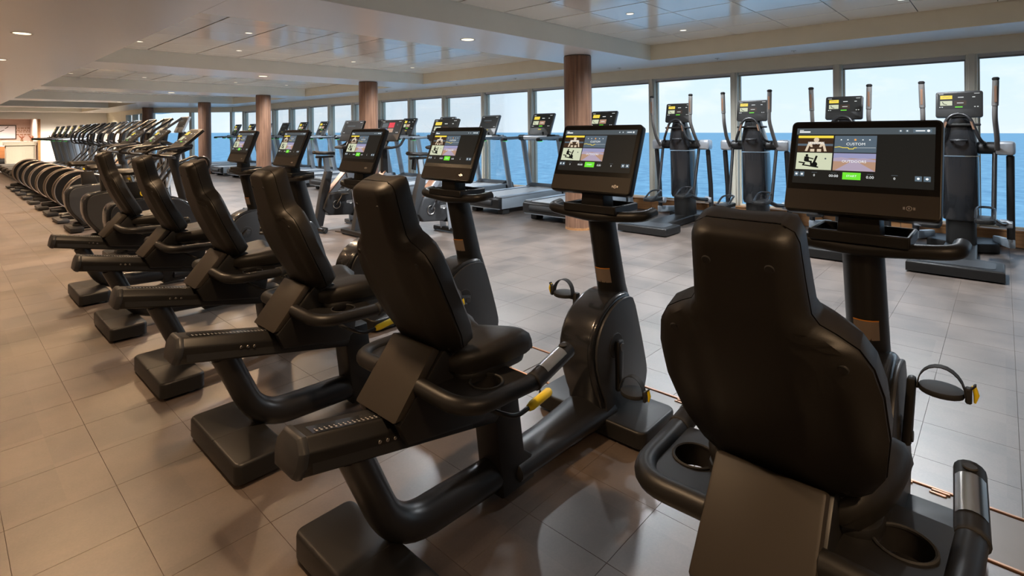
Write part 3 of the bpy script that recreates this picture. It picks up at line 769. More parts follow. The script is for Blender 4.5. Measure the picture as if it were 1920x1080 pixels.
        g0, g1 = V(.545, s * .300, .550), V(.735, s * .290, .590)
        gr = part('hand_grip', t, 'black_plastic', tube([g0, g1], .0275, 16, ell=(1, 1.05)))
        dv = (g1 - g0).normalized(); up = V(0, 0, 1) - dv * dv.z; up.normalize()
        sd = dv.cross(up)
        vs = []
        for a_ in (.045, .155):
            for q in range(7):
                th = R(-62 + q * 124 / 6); vs.append(g0 + dv * a_ + (up * math.cos(th) + sd * math.sin(th)) * .0292)
        part('sensor_plate', gr, 'steel', (vs, [(q, q + 1, q + 8, q + 7) for q in range(6)]), label='brushed steel pulse sensor')
        part('grip_button', gr, 'rubber', xf(disc((0, 0, 0), .014, .006, 'z', 16), Matrix.Translation(g0 + dv * .172 + up * .0275)))
        part('grip_ring', gr, 'rubber', tube([g0 - dv * .002, g0 + dv * .006], .0292, 16))
    lv = part('adjust_lever', t, 'tube_black', tube(fillet([V(.40, -.13, .50), V(.44, -.25, .475), V(.50, -.265, .445), V(.575, -.265, .452)], .03, 5), .0075, 8))
    part('lever_grip', lv, 'yellow', tube([V(.560, -.265, .450), V(.575, -.265, .452), V(.66, -.265, .464), V(.668, -.265, .465)], [.011, .0145, .0145, .011], 10), label='yellow lever grip')
    # ---- crank housing
    prof = [(1.20, .02), (1.215, .12), (1.165, .22), (1.130, .34), (1.140, .43), (1.185, .505), (1.255, .555), (1.34, .585), (1.43, .585), (1.475, .565), (1.53, .41), (1.595, .20), (1.60, .14), (1.56, .05), (1.54, .02)]
    sm = []
    for i in range(len(prof)):
        a, b = prof[i], prof[(i + 1) % len(prof)]; sm += [(a[0] * .75 + b[0] * .25, a[1] * .75 + b[1] * .25), (a[0] * .25 + b[0] * .75, a[1] * .25 + b[1] * .75)]
    ho = part('crank_housing', t, 'black_gloss', prism_y(sm, -.088, .088, .022, 4), 30)
    inner = [(1.335 + (p[0] - 1.335) * .93 + .012, .31 + (p[1] - .31) * .93) for p in sm]
    for s in (-1, 1):
        part('side_cover', ho, 'dark_grey', prism_y(inner, s * .094 - .008, s * .094 + .008, .006, 2))
        hub = (1.310, .375)
        part('hub_recess', ho, 'rubber', disc((hub[0], s * .101, hub[1]), .055, .008, 'y', 24))
        sg = -1 if s < 0 else 1
        pz = hub[1] + sg * .165; px = hub[0] + sg * .03
        cb = part('crank_arm', t, 'black_plastic', bevel(loft([[V(hub[0] - .024, s * .106, hub[1] - sg * .028), V(hub[0] + .024, s * .106, hub[1] - sg * .028), V(hub[0] + .024, s * .132, hub[1] - sg * .028), V(hub[0] - .024, s * .132, hub[1] - sg * .028)],
            [V(px - .018, s * .122, pz + sg * .018), V(px + .018, s * .122, pz + sg * .018), V(px + .018, s * .146, pz + sg * .018), V(px - .018, s * .146, pz + sg * .018)]]), .010, 2))
        part('crank_cap', cb, 'dark_grey', disc((hub[0], s * .134, hub[1]), .018, .006, 'y', 16))
        # pedal with strap
        py = s * .205
        oval = [(px + math.cos(2 * math.pi * k / 20) * .052, py + math.sin(2 * math.pi * k / 20) * .056) for k in range(20)]
        pd = part('pedal', t, 'rubber', join(prism_z(oval, pz - .012, pz + .006, .004, 2), tube([V(px, s * .135, pz - .006), V(px, s * .17, pz - .006)], .009, 8), rbox((px + .03, py, pz - .018), (.04, .095, .018), .004, 1)))
        strap = [V(px + .012, py - .056 * s * -1 * -1, pz)]
        arc = []
        for k in range(13):
            a = math.pi * k / 12; arc.append(V(px - .012 + .012 * math.sin(a), py - s * math.cos(a) * .058, pz + .004 + math.sin(a) * .066))
        vs = []; fs = []
        for p in arc: vs += [p + V(-.014, 0, 0), p + V(.014, 0, 0)]
        fs = [(2 * k, 2 * k + 1, 2 * k + 3, 2 * k + 2) for k in range(12)]
        inn = [v + (V(px, py, pz) - v).normalized() * .003 for v in vs]; o = len(vs)
        fs += [tuple(reversed([i + o for i in f])) for f in fs] + [(2 * k, 2 * k + 2, 2 * k + 2 + o, 2 * k + o) for k in range(12)] + [(2 * k + 1, 2 * k + 1 + o, 2 * k + 3 + o, 2 * k + 3) for k in range(12)]
        part('strap', pd, 'rubber', fixn((vs + inn, fs)))
        part('strap_buckle', pd, 'rubber', join(rbox((px - .012, py + s * .064, pz + .006), (.028, .016, .045), .004, 1), rbox((px - .012, py + s * .072, pz + .030), (.02, .03, .005), .002, 1, (s * .9, 0, 0))))
        part('buckle_clip', pd, 'yellow', tube([V(px - .012, py + s * .076, pz + .036), V(px - .012, py + s * .082, pz + .012), V(px - .012, py + s * .078, pz - .012)], [.006, .007, .003], 8), label='yellow buckle clip')
    # ---- mast, handlebar, tray, console
    part('mast', t, 'black_plastic', loft([[V(c[0] + math.cos(a) * c[2], math.sin(a) * c[3], c[1]) for a in [2 * math.pi * k / 18 for k in range(18)]] for c in
        ((1.475, .50, .088, .064), (1.44, .60, .082, .062), (1.36, .92, .070, .060), (1.352, .955, .066, .058))]))
    st = part('sticker', t, 'sticker', ([V(1.4237 - .0812 * math.cos(a) - dz * .25, math.sin(a) * .0632, .665 + dz) for dz in (-.035, .035) for a in (-.75, -.45, -.15, .15, .45)], [(k, k + 5, k + 6, k + 1) for k in range(4)]))
    part('sticker_band', st, 'sticker_orange', ([V(1.4237 - .0817 * math.cos(a) - dz * .25, math.sin(a) * .0637, .665 + dz) for dz in (.032, .036) for a in (-.75, -.45, -.15, .15, .45)], [(k, k + 5, k + 6, k + 1) for k in range(4)]))
    hb = fillet([V(1.38, .255, .975), V(1.29, .250, .965), V(1.275, 0, .945), V(1.29, -.250, .965), V(1.38, -.255, .975)], .06, 6)
    part('handlebar', t, 'black_plastic', tube(hb, .0235, 14))
    part('handlebar_bracket', t, 'black_plastic', rspan(1.285, 1.40, -.05, .05, .925, .965, .01))
    ty = part('device_tray', t, 'black_plastic', join(rspan(1.255, 1.445, -.135, .135, .966, .978, .004, 1), rspan(1.250, 1.262, -.138, .138, .966, 1.003, .004, 1), rspan(1.438, 1.450, -.138, .138, .966, 1.003, .004, 1), rspan(1.25, 1.45, -.140, -.128, .966, 1.003, .004, 1), rspan(1.25, 1.45, .128, .140, .966, 1.003, .004, 1)))
    part('neck', t, 'black_plastic', bevel(loft([[V(1.28, -.062, .975), V(1.28, .062, .975), V(1.37, .062, .975), V(1.37, -.062, .975)], [V(1.285, -.055, 1.10), V(1.285, .055, 1.10), V(1.36, .055, 1.13), V(1.36, -.055, 1.13)]]), .006, 2))
    th = R(22); M = lean_matrix(1.245, 1.058, th)
    co = part('console', t, 'black_plastic', plate_on(M, .430, .330, .038, .018, .006))
    M1 = M @ Matrix.Translation((0, 0, .0006))
    pts = [(p[0], p[1] + .163) for p in rrect(.420, .318, .014)]
    F = Flat(); F.poly([(p[0], p[1]) for p in pts if True], 'screen_glass', 0); F.build('bezel', co, M1)
    F = Flat(); F.poly([(-.209, .008), (.209, .008), (.209, .078), (-.209, .078)], 'bezel_brown', 0)
    ls = F.build('lower_strip', co, M1 @ Matrix.Translation((0, 0, .0006)))
    F = Flat(); lx, ly = .137, .036
    F.circ(lx, ly, .008, 'steel', 0, 12); F.poly([(lx - .0155, ly - .004), (lx - .010, ly - .0045), (lx - .010, ly + .0045), (lx - .0155, ly + .004)], 'steel', 0); F.poly([(lx + .010, ly - .0045), (lx + .0155, ly - .004), (lx + .0155, ly + .004), (lx + .010, ly + .0045)], 'steel', 0)
    F.circ(lx, ly, .0055, 'bezel_brown', 1, 12); F.circ(lx, ly + .001, .0025, 'steel', 2, 8); F.poly([(lx - .004, ly - .003), (lx + .004, ly - .003), (lx, ly)], 'steel', 2)
    F.build('logo', co, M1 @ Matrix.Translation((0, 0, .0012)))
    big_screen(co, M1 @ Matrix.Translation((0, 0, .0004)), .430, .330)
    return t
rb = make_recumbent()
RLAB = ['black recumbent bike nearest the camera, its backrest filling the right foreground',
        'black recumbent bike in the middle foreground, second in the row, whole side visible',
        'third black recumbent bike in the row, left of the middle foreground one',
        'fourth black recumbent bike in the row, yellow lever beside its seat',
        'fifth black recumbent bike in the row, second from the far end',
        'farthest of the six black recumbent bikes, next to the upright bikes']
RPOS = [(.35, .060), (1.385, -.035), (2.39, .055), (3.36, .045), (4.47, .055), (5.53, .02)]
for i, (y, dx) in enumerate(RPOS):
    o = rb if i == 0 else copy_tree(rb)
    o.location = (.757, y, 0)
    tag(o, RLAB[i], 'exercise bike', 'recumbent bikes in a row')
RB = [o for o in COL.objects if o.name.startswith('recumbent_bike')]
for o, (y, dx) in zip(RB, RPOS):
    for ch in o.children:
        if ch.name.split('.')[0] in SEATED: ch.location = (dx, 0, -.205 * dx)
def turn_cranks(bike, deg):
    """turn both cranks about the hub, pedals stay level"""
    H = Vector((1.310, 0, .375)); Q = Matrix.Rotation(R(deg), 3, 'Y')
    for ch in bike.children:
        n = ch.name.split('.')[0]
        if n == 'crank_arm':
            ch.rotation_euler = (0, R(deg), 0); ch.location = H - Q @ H
        elif n == 'pedal':
            y = sum(v.co.y for v in ch.data.vertices); sg = -1 if y < 0 else 1
            p = Vector((sg * .03, 0, sg * .165)); ch.location = Q @ p - p
for o, dg_ in zip(RB, (172, 0, 95, 160, -60, 30)): turn_cranks(o, dg_)

# ------------------------------------------------------------------ treadmill
def make_treadmill(rail_led=True, screen='on'):
    t = empty('treadmill')
    part('deck_body', t, 'grey_paint', bevel(loft([[V(.02, -.39, .09), V(.02, .39, .09), V(.02, .39, .262), V(.02, -.39, .262)], [V(1.62, -.41, .08), V(1.62, .41, .08), V(1.62, .41, .275), V(1.62, -.41, .275)]]), .012, 2))
    part('belt', t, 'belt_grey', bevel(span(.05, 1.66, -.265, .265, .262, .284), .004, 1))
    for s in (-1, 1):
        part('side_rail', t, 'silver', bevel(span(.06, 1.66, s * .34 - .055, s * .34 + .055, .260, .293), .008, 2))
        part('rail_groove', t, 'rubber', span(.06, 1.66, s * .275 - .006, s * .275 + .006, .270, .2885))
    rc = part('rear_cap', t, 'black_plastic', bevel(loft([[V(0, -.40, .115), V(0, .40, .115), V(0, .40, .255), V(0, -.40, .255)], [V(.085, -.405, .085), V(.085, .405, .085), V(.085, .405, .29), V(.085, -.405, .29)]]), .018, 3))
    part('rear_roller', rc, 'rubber', tube([V(.01, -.25, .19), V(.01, .25, .19)], .045, 14))
    for s in (-1, 1): part('foot', t, 'rubber', bevel(span(.14, .30, s * .30 - .06, s * .30 + .06, 0, .095), .01, 1))
    part('motor_hood', t, 'dark_grey', bevel(loft([[V(1.54, -.41, .08), V(1.54, .41, .08), V(1.54, .39, .30), V(1.54, -.39, .30)], [V(1.68, -.41, .05), V(1.68, .41, .05), V(1.68, .36, .35), V(1.68, -.36, .35)], [V(1.93, -.38, .05), V(1.93, .38, .05), V(1.91, .34, .30), V(1.91, -.34, .30)]]), .02, 3))
    part('front_foot', t, 'rubber', bevel(span(1.68, 1.84, -.36, .36, 0, .06), .01, 1))
    for s in (-1, 1):
        part('upright', t, 'grey_paint', tube(fillet([V(1.74, s * .42, .12), V(1.53, s * .42, 1.16), V(1.48, s * .42, 1.20)], .05, 4), .050, 14, ell=(.8, 1.2), ref=(0, 1, 0)))
        hr = part('handrail', t, 'grey_paint', tube(fillet([V(1.60, s * .42, 1.20), V(1.42, s * .42, 1.195), V(.98, s * .41, 1.185)], .04, 4), .036, 14, ell=(.8, 1.0)))
        part('rail_cap', hr, 'rubber', rbox((1.0, s * .41, 1.17), (.10, .07, .055), .012, 2))
        if rail_led: part('status_light', hr, 'e_led', bevel(span(1.0, 1.07, s * .41 - .03, s * .41 + .03, 1.137, 1.143), .001, 1))
    part('front_bar', t, 'silver', tube([V(1.41, -.27, 1.20), V(1.41, .27, 1.20)], .050, 16))
    for s in (-1, 1):
        part('bar_end', t, 'black_plastic', tube([V(1.41, s * .27, 1.20), V(1.43, s * .41, 1.20)], .052, 14))
    part('console_tray', t, 'black_plastic', rspan(1.38, 1.64, -.36, .36, 1.20, 1.245, .015))
    part('console_neck', t, 'dark_grey', rspan(1.54, 1.62, -.10, .10, 1.22, 1.36, .012))
    M = lean_matrix(1.47, 1.255, R(24))
    co = part('console', t, 'grey_paint', plate_on(M @ Matrix.Translation((0, 0, -.008)), .505, .425, .036, .02))
    part('bezel', co, 'bezel_grey', plate_on(M, .495, .415, .0075, .018, .002))
    small_screen(co, M @ Matrix.Translation((0, 0, .0006)), .495, .415, dark=(screen != 'on'))
    part('stop_key', t, 'black_plastic', join(tube([V(1.40, -.17, 1.24), V(1.39, -.17, 1.285)], .014, 10), tube([V(1.39, -.17, 1.285), V(1.388, -.17, 1.295)], .02, 10)))
    return t
tm = make_treadmill(); tm2 = make_treadmill(screen='off')
TY = [4.90, 6.20, 7.57, 8.90, 10.25, 11.58, 12.9, 14.27, 15.53, 16.75, 18.05, 19.35, 20.65]
TLAB = ['treadmill at the windows just right of the large column, mostly hidden by a bike console', 'treadmill at the windows directly left of the large column, its lit console with yellow tile', 'second treadmill left of the large column, with a blank dark console',
        'third treadmill left of the large column, behind the badge spin bike', 'fourth treadmill left of the large column, at the window row', 'treadmill at the windows just right of the second column', 'treadmill at the windows just left of the second column',
        'second treadmill left of the second column at the windows', 'third treadmill left of the second column at the windows', 'treadmill at the windows right beside the third column', 'treadmill at the windows left beside the third column',
        'second treadmill left of the third column at the windows', 'farthest treadmill of the window row, at the diagonal window']
first = {True: tm, False: tm2}; used = set()
for i, y in enumerate(TY):
    dark = i in (2, 5, 9)
    src = first[not dark]
    o = src if dark not in used else copy_tree(src); used.add(dark)
    o.location = (5.97, y, 0); tag(o, TLAB[i], 'treadmill', 'treadmills along the windows')
for i, y in enumerate((20.2, 21.4, 22.6, 23.8, 25.0, 26.2)):
    o = copy_tree(tm); o.location = (1.55, y, 0)
    tag(o, ['nearest', 'second', 'third', 'fourth', 'fifth', 'farthest'][i] + ' treadmill of the far left group in front of the white end wall', 'treadmill', 'far left treadmills')

# ------------------------------------------------------------------ cross trainer at the windows
def make_cross():
    t = empty('cross_trainer')
    ba = [(.0, -.34), (.0, .34), (.40, .34), (.46, .15), (1.30, .13), (1.40, .30), (1.78, .30), (1.78, -.30), (1.40, -.30), (1.30, -.13), (.46, -.15), (.40, -.34)]
    part('base', t, 'black_plastic', prism_z(list(reversed(ba)), .014, .105, .02, 3, True))
    part('step_mat', t, 'dark_grey', prism_z([(p[0] + .2, p[1]) for p in rrect(.30, .56, .05)], .104, .108))
    for x, y in ((.06, -.27), (.06, .27), (1.7, -.25), (1.7, .25)): part('foot_pad', t, 'rubber', lathe([(.025, 0), (.025, .016)], 10, (x, y, 0)))
    def ring(x, z, a, b, n=20, e=.55): return [V(x + math.copysign(abs(math.cos(q)) ** e, math.cos(q)) * a, math.copysign(abs(math.sin(q)) ** e, math.sin(q)) * b, z) for q in [2 * math.pi * k / n for k in range(n)]]
    part('column', t, 'black_plastic', loft([ring(1.30, .09, .17, .125), ring(1.27, .38, .15, .125)]))
    part('column_shroud', t, 'black_gloss', loft([ring(1.27, .36, .17, .145), ring(1.265, .40, .185, .155), ring(1.23, .95, .165, .152), ring(1.22, 1.02, .16, .150)]))
    part('upper_shroud', t, 'black_gloss', loft([ring(1.22, 1.03, .165, .155), ring(1.20, 1.10, .165, .155), ring(1.17, 1.22, .13, .14), ring(1.15, 1.30, .10, .125), ring(1.14, 1.44, .07, .09)]))
    part('cup_holder', t, 'dark_grey', tube([V(1.04 + math.cos(2 * math.pi * k / 20) * .05, math.sin(2 * math.pi * k / 20) * .06, 1.19) for k in range(21)], .012, 8, cap=False))
    part('axle_bar', t, 'black_plastic', tube([V(1.18, -.31, 1.11), V(1.18, .31, 1.11)], .062, 18))
    for s in (-1, 1):
        part('axle_cap', t, 'silver', rbox((1.18, s * .35, 1.11), (.15, .15, .14), .03, 3))
        ha = part('swing_arm', t, 'arm_grey', tube(fillet([V(1.10, s * .29, 1.10), V(.98, s * .29, 1.22), V(.86, s * .275, 1.42), V(.86, s * .285, 1.78)], .07, 5), .0215, 12))
        part('arm_grip', ha, 'arm_grey', tube([V(.86, s * .279, 1.53), V(.86, s * .285, 1.77)], .026, 12))
        part('grip_sensor', ha, 'copper', ([V(.8325, s * .283 + q * .009, z) for z in (1.56, 1.72) for q in (-1, 1)], [(0, 1, 3, 2)]))
        part('grip_knob', ha, 'black_plastic', lathe([(.020, 0), (.029, .012), (.029, .026), (.018, .036)], 14, (.86, s * .285, 1.768)))
        part('drop_link', t, 'tube_black', tube([V(1.18, s * .385, 1.03), V(1.26, s * .385, .55), V(1.28, s * .385, .16)], .032, 12, ell=(1, .8)))
        part('inner_link', t, 'tube_black', tube([V(1.15, s * .27, 1.06), V(.98, s * .26, .42)], .020, 10))
        z = .34 if s > 0 else .40; x = .70 if s > 0 else .82
        pd = part('pedal', t, 'black_plastic', prism_z([(p[0] + x, p[1] + s * .20) for p in rrect(.34, .155, .05)], z, z + .045, .012, 2))
        part('pedal_rim', pd, 'black_gloss', tube(fillet([V(x - .10, s * .20 + .068, z + .04), V(x + .06, s * .20 + .07, z + .12), V(x + .16, s * .20 + .05, z + .13), V(x + .16, s * .20 - .05, z + .13), V(x + .06, s * .20 - .07, z + .12), V(x - .10, s * .20 - .068, z + .04)], .05, 4), .012, 8))
        part('pedal_arm', t, 'black_gloss', tube([V(x + .1, s * .25, z + .02), V(1.02, s * .30, z - .03), V(1.26, s * .35, z - .06)], .026, 10))
        part('pedal_joint', t, 'silver', disc((1.27, s * .35, z - .06), .045, .10, 'y', 16))
        part('side_arm', t, 'grey_paint', bevel(loft([[V(1.25, s * .36, .10), V(1.25, s * .42, .10), V(1.25, s * .42, .19), V(1.25, s * .36, .19)], [V(1.62, s * .24, .08), V(1.62, s * .30, .08), V(1.62, s * .30, .16), V(1.62, s * .24, .16)]]), .01, 2))
    ub = part('fixed_handle', t, 'tube_black', tube(fillet([V(1.08, .20, 1.16), V(.98, .165, 1.19), V(.99, .085, 1.43), V(1.01, 0, 1.47), V(.99, -.085, 1.43), V(.98, -.165, 1.19), V(1.08, -.20, 1.16)], .06, 5), .0165, 10))
    for s in (-1, 1): part('sensor_plate', ub, 'copper', ([V(.968 + .0008, s * .120 - .010, 1.30), V(.968, s * .120 + .010, 1.30), V(.972, s * .098 + .010, 1.38), V(.972, s * .098 - .010, 1.38)], [(0, 1, 2, 3)]))
    part('device_shelf', t, 'black_plastic', rspan(1.02, 1.14, -.17, .17, 1.335, 1.36, .008))
    M = lean_matrix(1.055, 1.425, R(12))
    co = part('console', t, 'black_plastic', plate_on(M, .375, .275, .035, .022))
    small_screen(co, M @ Matrix.Translation((0, 0, .0006)), .375, .275, tread=False)
    return t
cx = make_cross()
for i, (y, l) in enumerate(((.335, 'rightmost cross trainer at the windows, wholly visible base plate'), (1.36, 'second cross trainer from the right, mostly hidden behind the nearest bike console'), (2.385, 'third cross trainer from the right, behind the nearest backrest'), (3.39, 'leftmost of the four cross trainers, beside the large column'))):
    o = cx if i == 0 else copy_tree(cx); o.location = (6.08, y, 0); tag(o, l, 'cross trainer', 'cross trainers at the windows')

# ------------------------------------------------------------------ spin bikes mid floor
def make_spin():
    t = empty('spin_bike')
    for x, n in ((0, 'rear_foot'), (.62, 'front_foot')):
        f = part(n, t, 'black_plastic', bevel(span(x - .045, x + .045, -.26, .26, .018, .07), .012, 2))
        for s in (-1, 1): part('foot_end', f, 'rubber', tube([V(x, s * .25, .03), V(x, s * .275, .03)], .028, 12))
    part('rear_leg', t, 'dark_grey', prism_y([(-.02, .06), (.09, .06), (.20, .58), (.24, .80), (.15, .80), (.08, .58)], -.045, .045, .01, 2))
    body = part('drive_cover', t, 'dark_grey', prism_y([(.08, .30), (.16, .20), (.50, .17), (.60, .26), (.66, .47), (.60, .53), (.16, .50)], -.075, .075, .02, 3))
    F = Flat(); F.poly([(p[0], p[1]) for p in rrect(.13, .032, .012)], 'white_print', 0); F.circ(0, -.012, .022, 'white_print', 0, 14); F.poly([(p[0], p[1]) for p in rrect(.122, .024, .008)], 'dark_grey', 1); F.text('TECHNOGYM', 0, -.007, .018, 'white_print', 2)
    F.build('badge', body, Matrix(((1, 0, 0, .49), (0, 0, -1, -.0762), (0, 1, 0, .36), (0, 0, 0, 1))))
    part('fork', t, 'silver', prism_y([(.56, .05), (.66, .05), (.60, .56), (.52, .78), (.42, .78), (.50, .50)], -.092, -.077, .004, 1))
    part('fork', t, 'silver', prism_y([(.56, .05), (.66, .05), (.60, .56), (.52, .78), (.42, .78), (.50, .50)], .077, .092, .004, 1))
    part('flywheel', t, 'black_gloss', disc((.60, 0, .33), .19, .05, 'y', 28))
    cv = part('top_cover', t, 'silver', bevel(loft([[V(.18, -.055, .50), V(.18, .055, .50), V(.24, .055, .46), V(.24, -.055, .46)], [V(.46, -.055, .80), V(.46, .055, .80), V(.52, .055, .74), V(.52, -.055, .74)]]), .006, 1))
    part('cover_edge', cv, 'copper', bevel(loft([[V(.17, -.058, .512), V(.17, .058, .512), V(.18, .058, .506), V(.18, -.058, .506)], [V(.45, -.058, .812), V(.45, .058, .812), V(.46, .058, .806), V(.46, -.058, .806)]]), .002, 1))
    part('seat_post', t, 'grey_paint', prism_y([(.155, .74), (.225, .74), (.19, 1.0), (.12, 1.0)], -.025, .025, .006, 1))
    part('seat_slider', t, 'black_plastic', join(rspan(.02, .26, -.03, .03, .985, 1.015, .006), tube([V(.06, -.05, .99), V(.05, -.05, .86)], .016, 8), tube([V(.10, .05, .99), V(.09, .05, .86)], .016, 8)))
    part('saddle', t, 'rubber', loft([[V(x, y * w, 1.045 + zz * .028 + lift) for y, zz in ((-1, 0), (-.75, .8), (0, 1), (.75, .8), (1, 0), (.6, -.7), (-.6, -.7))] for x, w, lift in ((-.01, .06, .015), (.02, .095, .012), (.10, .09, .002), (.18, .045, 0), (.27, .025, -.004), (.29, .012, -.01))]), 60)
    part('bar_post', t, 'black_plastic', prism_y([(.42, .74), (.52, .74), (.50, 1.10), (.43, 1.10)], -.03, .03, .008, 1))
    part('arm_pad', t, 'rubber', rspan(.34, .52, -.11, .11, 1.10, 1.14, .02))
    for s in (-1, 1):
        hb = part('handlebar', t, 'rubber', tube(fillet([V(.46, s * .06, 1.12), V(.42, s * .22, 1.12), V(.56, s * .23, 1.14), V(.66, s * .19, 1.24)], .05, 4), .0165, 10))
        ca = part('crank_arm', t, 'dark_grey', bevel(loft([[V(.27 - .018, s * .085, .34), V(.27 + .018, s * .085, .34), V(.27 + .018, s * .103, .34), V(.27 - .018, s * .103, .34)], [V(.27 - .09 * s - .014, s * .095, .34 - .14 * s), V(.27 - .09 * s + .014, s * .095, .34 - .14 * s), V(.27 - .09 * s + .014, s * .112, .34 - .14 * s), V(.27 - .09 * s - .014, s * .112, .34 - .14 * s)]]), .005, 1))
        pd = part('pedal', t, 'rubber', rbox((.27 - .09 * s, s * .165, .34 - .14 * s), (.10, .09, .025), .008, 1))
        part('toe_cage', pd, 'rubber', tube(fillet([V(.27 - .09 * s + .03, s * .12, .35 - .14 * s), V(.27 - .09 * s + .09, s * .13, .40 - .14 * s), V(.27 - .09 * s + .09, s * .20, .40 - .14 * s), V(.27 - .09 * s + .03, s * .21, .35 - .14 * s)], .03, 3), .006, 6))
        part('chainring', t, 'steel', tube([V(.27 + math.cos(2 * math.pi * k / 20) * .055, s * .083, .34 + math.sin(2 * math.pi * k / 20) * .055) for k in range(21)], .006, 6, cap=False))
    part('console_stem', t, 'black_plastic', tube([V(.47, 0, 1.12), V(.56, 0, 1.26)], .022, 10))
    M = lean_matrix(.50, 1.21, R(22))
    co = part('console', t, 'black_plastic', plate_on(M, .50, .31, .03, .016))
    return t, co, M
spins = []
for i, (loc, style, l) in enumerate((((3.50, 6.85, 0), 'dark', 'spin bike mid floor, leftmost of three, saddle seen between two bike consoles'), ((3.66, 6.15, 0), 'red', 'middle spin bike mid floor with a red tile on its console'), ((4.0, 5.42, 0), 'on', 'spin bike mid floor nearest the large column, white badge on its dark cover'))):
    t, co, M = make_spin(); t.location = loc
    small_screen(co, M @ Matrix.Translation((0, 0, .0006)), .50, .31, tread=False, dark=(style == 'dark'), red=(style == 'red'))
    tag(t, l, 'spin bike', 'spin bikes mid floor')

# ------------------------------------------------------------------ upright bikes beyond the recumbents
def make_upright():
    t = empty('upright_bike')
    for x, n in ((.12, 'rear_foot'), (.92, 'front_foot')):
        part(n, t, 'black_plastic', bevel(span(x - .075, x + .075, -.27, .27, .012, .075), .012, 2))
    part('floor_beam', t, 'tube_black', tube([V(.12, 0, .07), V(.92, 0, .07)], .055, 14))
    prof = fillet([V(.20, 0, .08), V(.02, 0, .32), V(.02, 0, .60), V(.20, 0, .645), V(.66, 0, .645), V(.86, 0, .50), V(.98, 0, .10), V(.20, 0, .08)], .12, 6)
    pts = [(p.x, p.z) for p in prof[1:]]
    sh = part('shell', t, 'black_gloss', prism_y(pts, -.105, .105, .02, 3), 30)
    inner = [(.5 + (p[0] - .5) * .92, .37 + (p[1] - .37) * .92) for p in pts]
    for s in (-1, 1): part('side_cover', sh, 'dark_grey', prism_y(inner, s * .110 - .006, s * .110 + .006, .004, 1))
    part('seat_tube', t, 'black_plastic', prism_y([(.22, .60), (.40, .60), (.335, .82), (.20, .82)], -.05, .05, .012, 2))
    part('seat_post', t, 'steel', tube([V(.28, 0, .78), V(.245, 0, .90)], .025, 12))
    part('saddle', t, 'black_vinyl', loft([[V(x, y * w, .93 + zz * .038 + lift) for y, zz in ((-1, 0), (-.8, .75), (-.35, 1), (0, .92), (.35, 1), (.8, .75), (1, 0), (.7, -.8), (-.7, -.8))] for x, w, lift in ((.07, .10, 0), (.10, .135, 0), (.20, .135, 0), (.30, .08, -.004), (.40, .045, -.008), (.425, .02, -.016))]), 60)
    part('seat_lever', t, 'yellow', tube([V(.22, -.05, .865), V(.22, -.12, .86)], .010, 8))
    part('latch_ring', t, 'yellow', tube([V(.34 + math.cos(2 * math.pi * k / 14) * .022, -.115, .70 + math.sin(2 * math.pi * k / 14) * .030) for k in range(15)], .006, 6, cap=False))
    part('mast', t, 'dark_grey', tube(fillet([V(.80, 0, .45), V(.66, 0, 1.05), V(.70, 0, 1.14)], .06, 4), .052, 14))
    for s in (-1, 1):
        part('handlebar', t, 'tube_black', tube(fillet([V(.66, s * .05, 1.06), V(.60, s * .24, 1.08), V(.44, s * .26, 1.10), V(.50, s * .22, 1.16), V(.80, s * .20, 1.20)], .05, 4), .018, 10))
        part('side_loop', t, 'tube_black', tube(fillet([V(.70, s * .10, .98), V(.95, s * .16, 1.08), V(1.0, s * .16, .96), V(.84, s * .10, .70)], .08, 5), .016, 10))
        ca = part('crank_arm', t, 'black_plastic', bevel(span(.555, .595, s * .128 - .012, s * .128 + .012, .36 if s > 0 else .20, .56 if s > 0 else .40), .008, 1))
        part('pedal', t, 'rubber', rbox((.575, s * .19, .55 if s > 0 else .21), (.10, .10, .028), .01, 1))
    part('reading_tray', t, 'black_plastic', rbox((.70, 0, 1.135), (.22, .42, .03), .01, 2, (0, -R(25), 0)))
    M = lean_matrix(.64, 1.15, R(48))
    co = part('console', t, 'black_plastic', plate_on(M, .44, .36, .035, .018))
    small_screen(co, M @ Matrix.Translation((0, 0, .0006)), .44, .36, tread=False)
    return t
ub = make_upright()
for i, (y, l) in enumerate(((6.98, 'nearest upright bike, rounded dark shell with a yellow latch ring'), (8.25, 'middle of the three upright bikes, rounded dark shell behind the recumbents'), (9.5, 'farthest upright bike, next to the row of elliptical steppers'))):
    o = ub if i == 0 else copy_tree(ub); o.location = (1.20, y, 0); tag(o, l, 'exercise bike', 'upright bikes')
    if i:
        for ch in list(o.children):
            if ch.name.startswith('latch_ring'): bpy.data.objects.remove(ch)

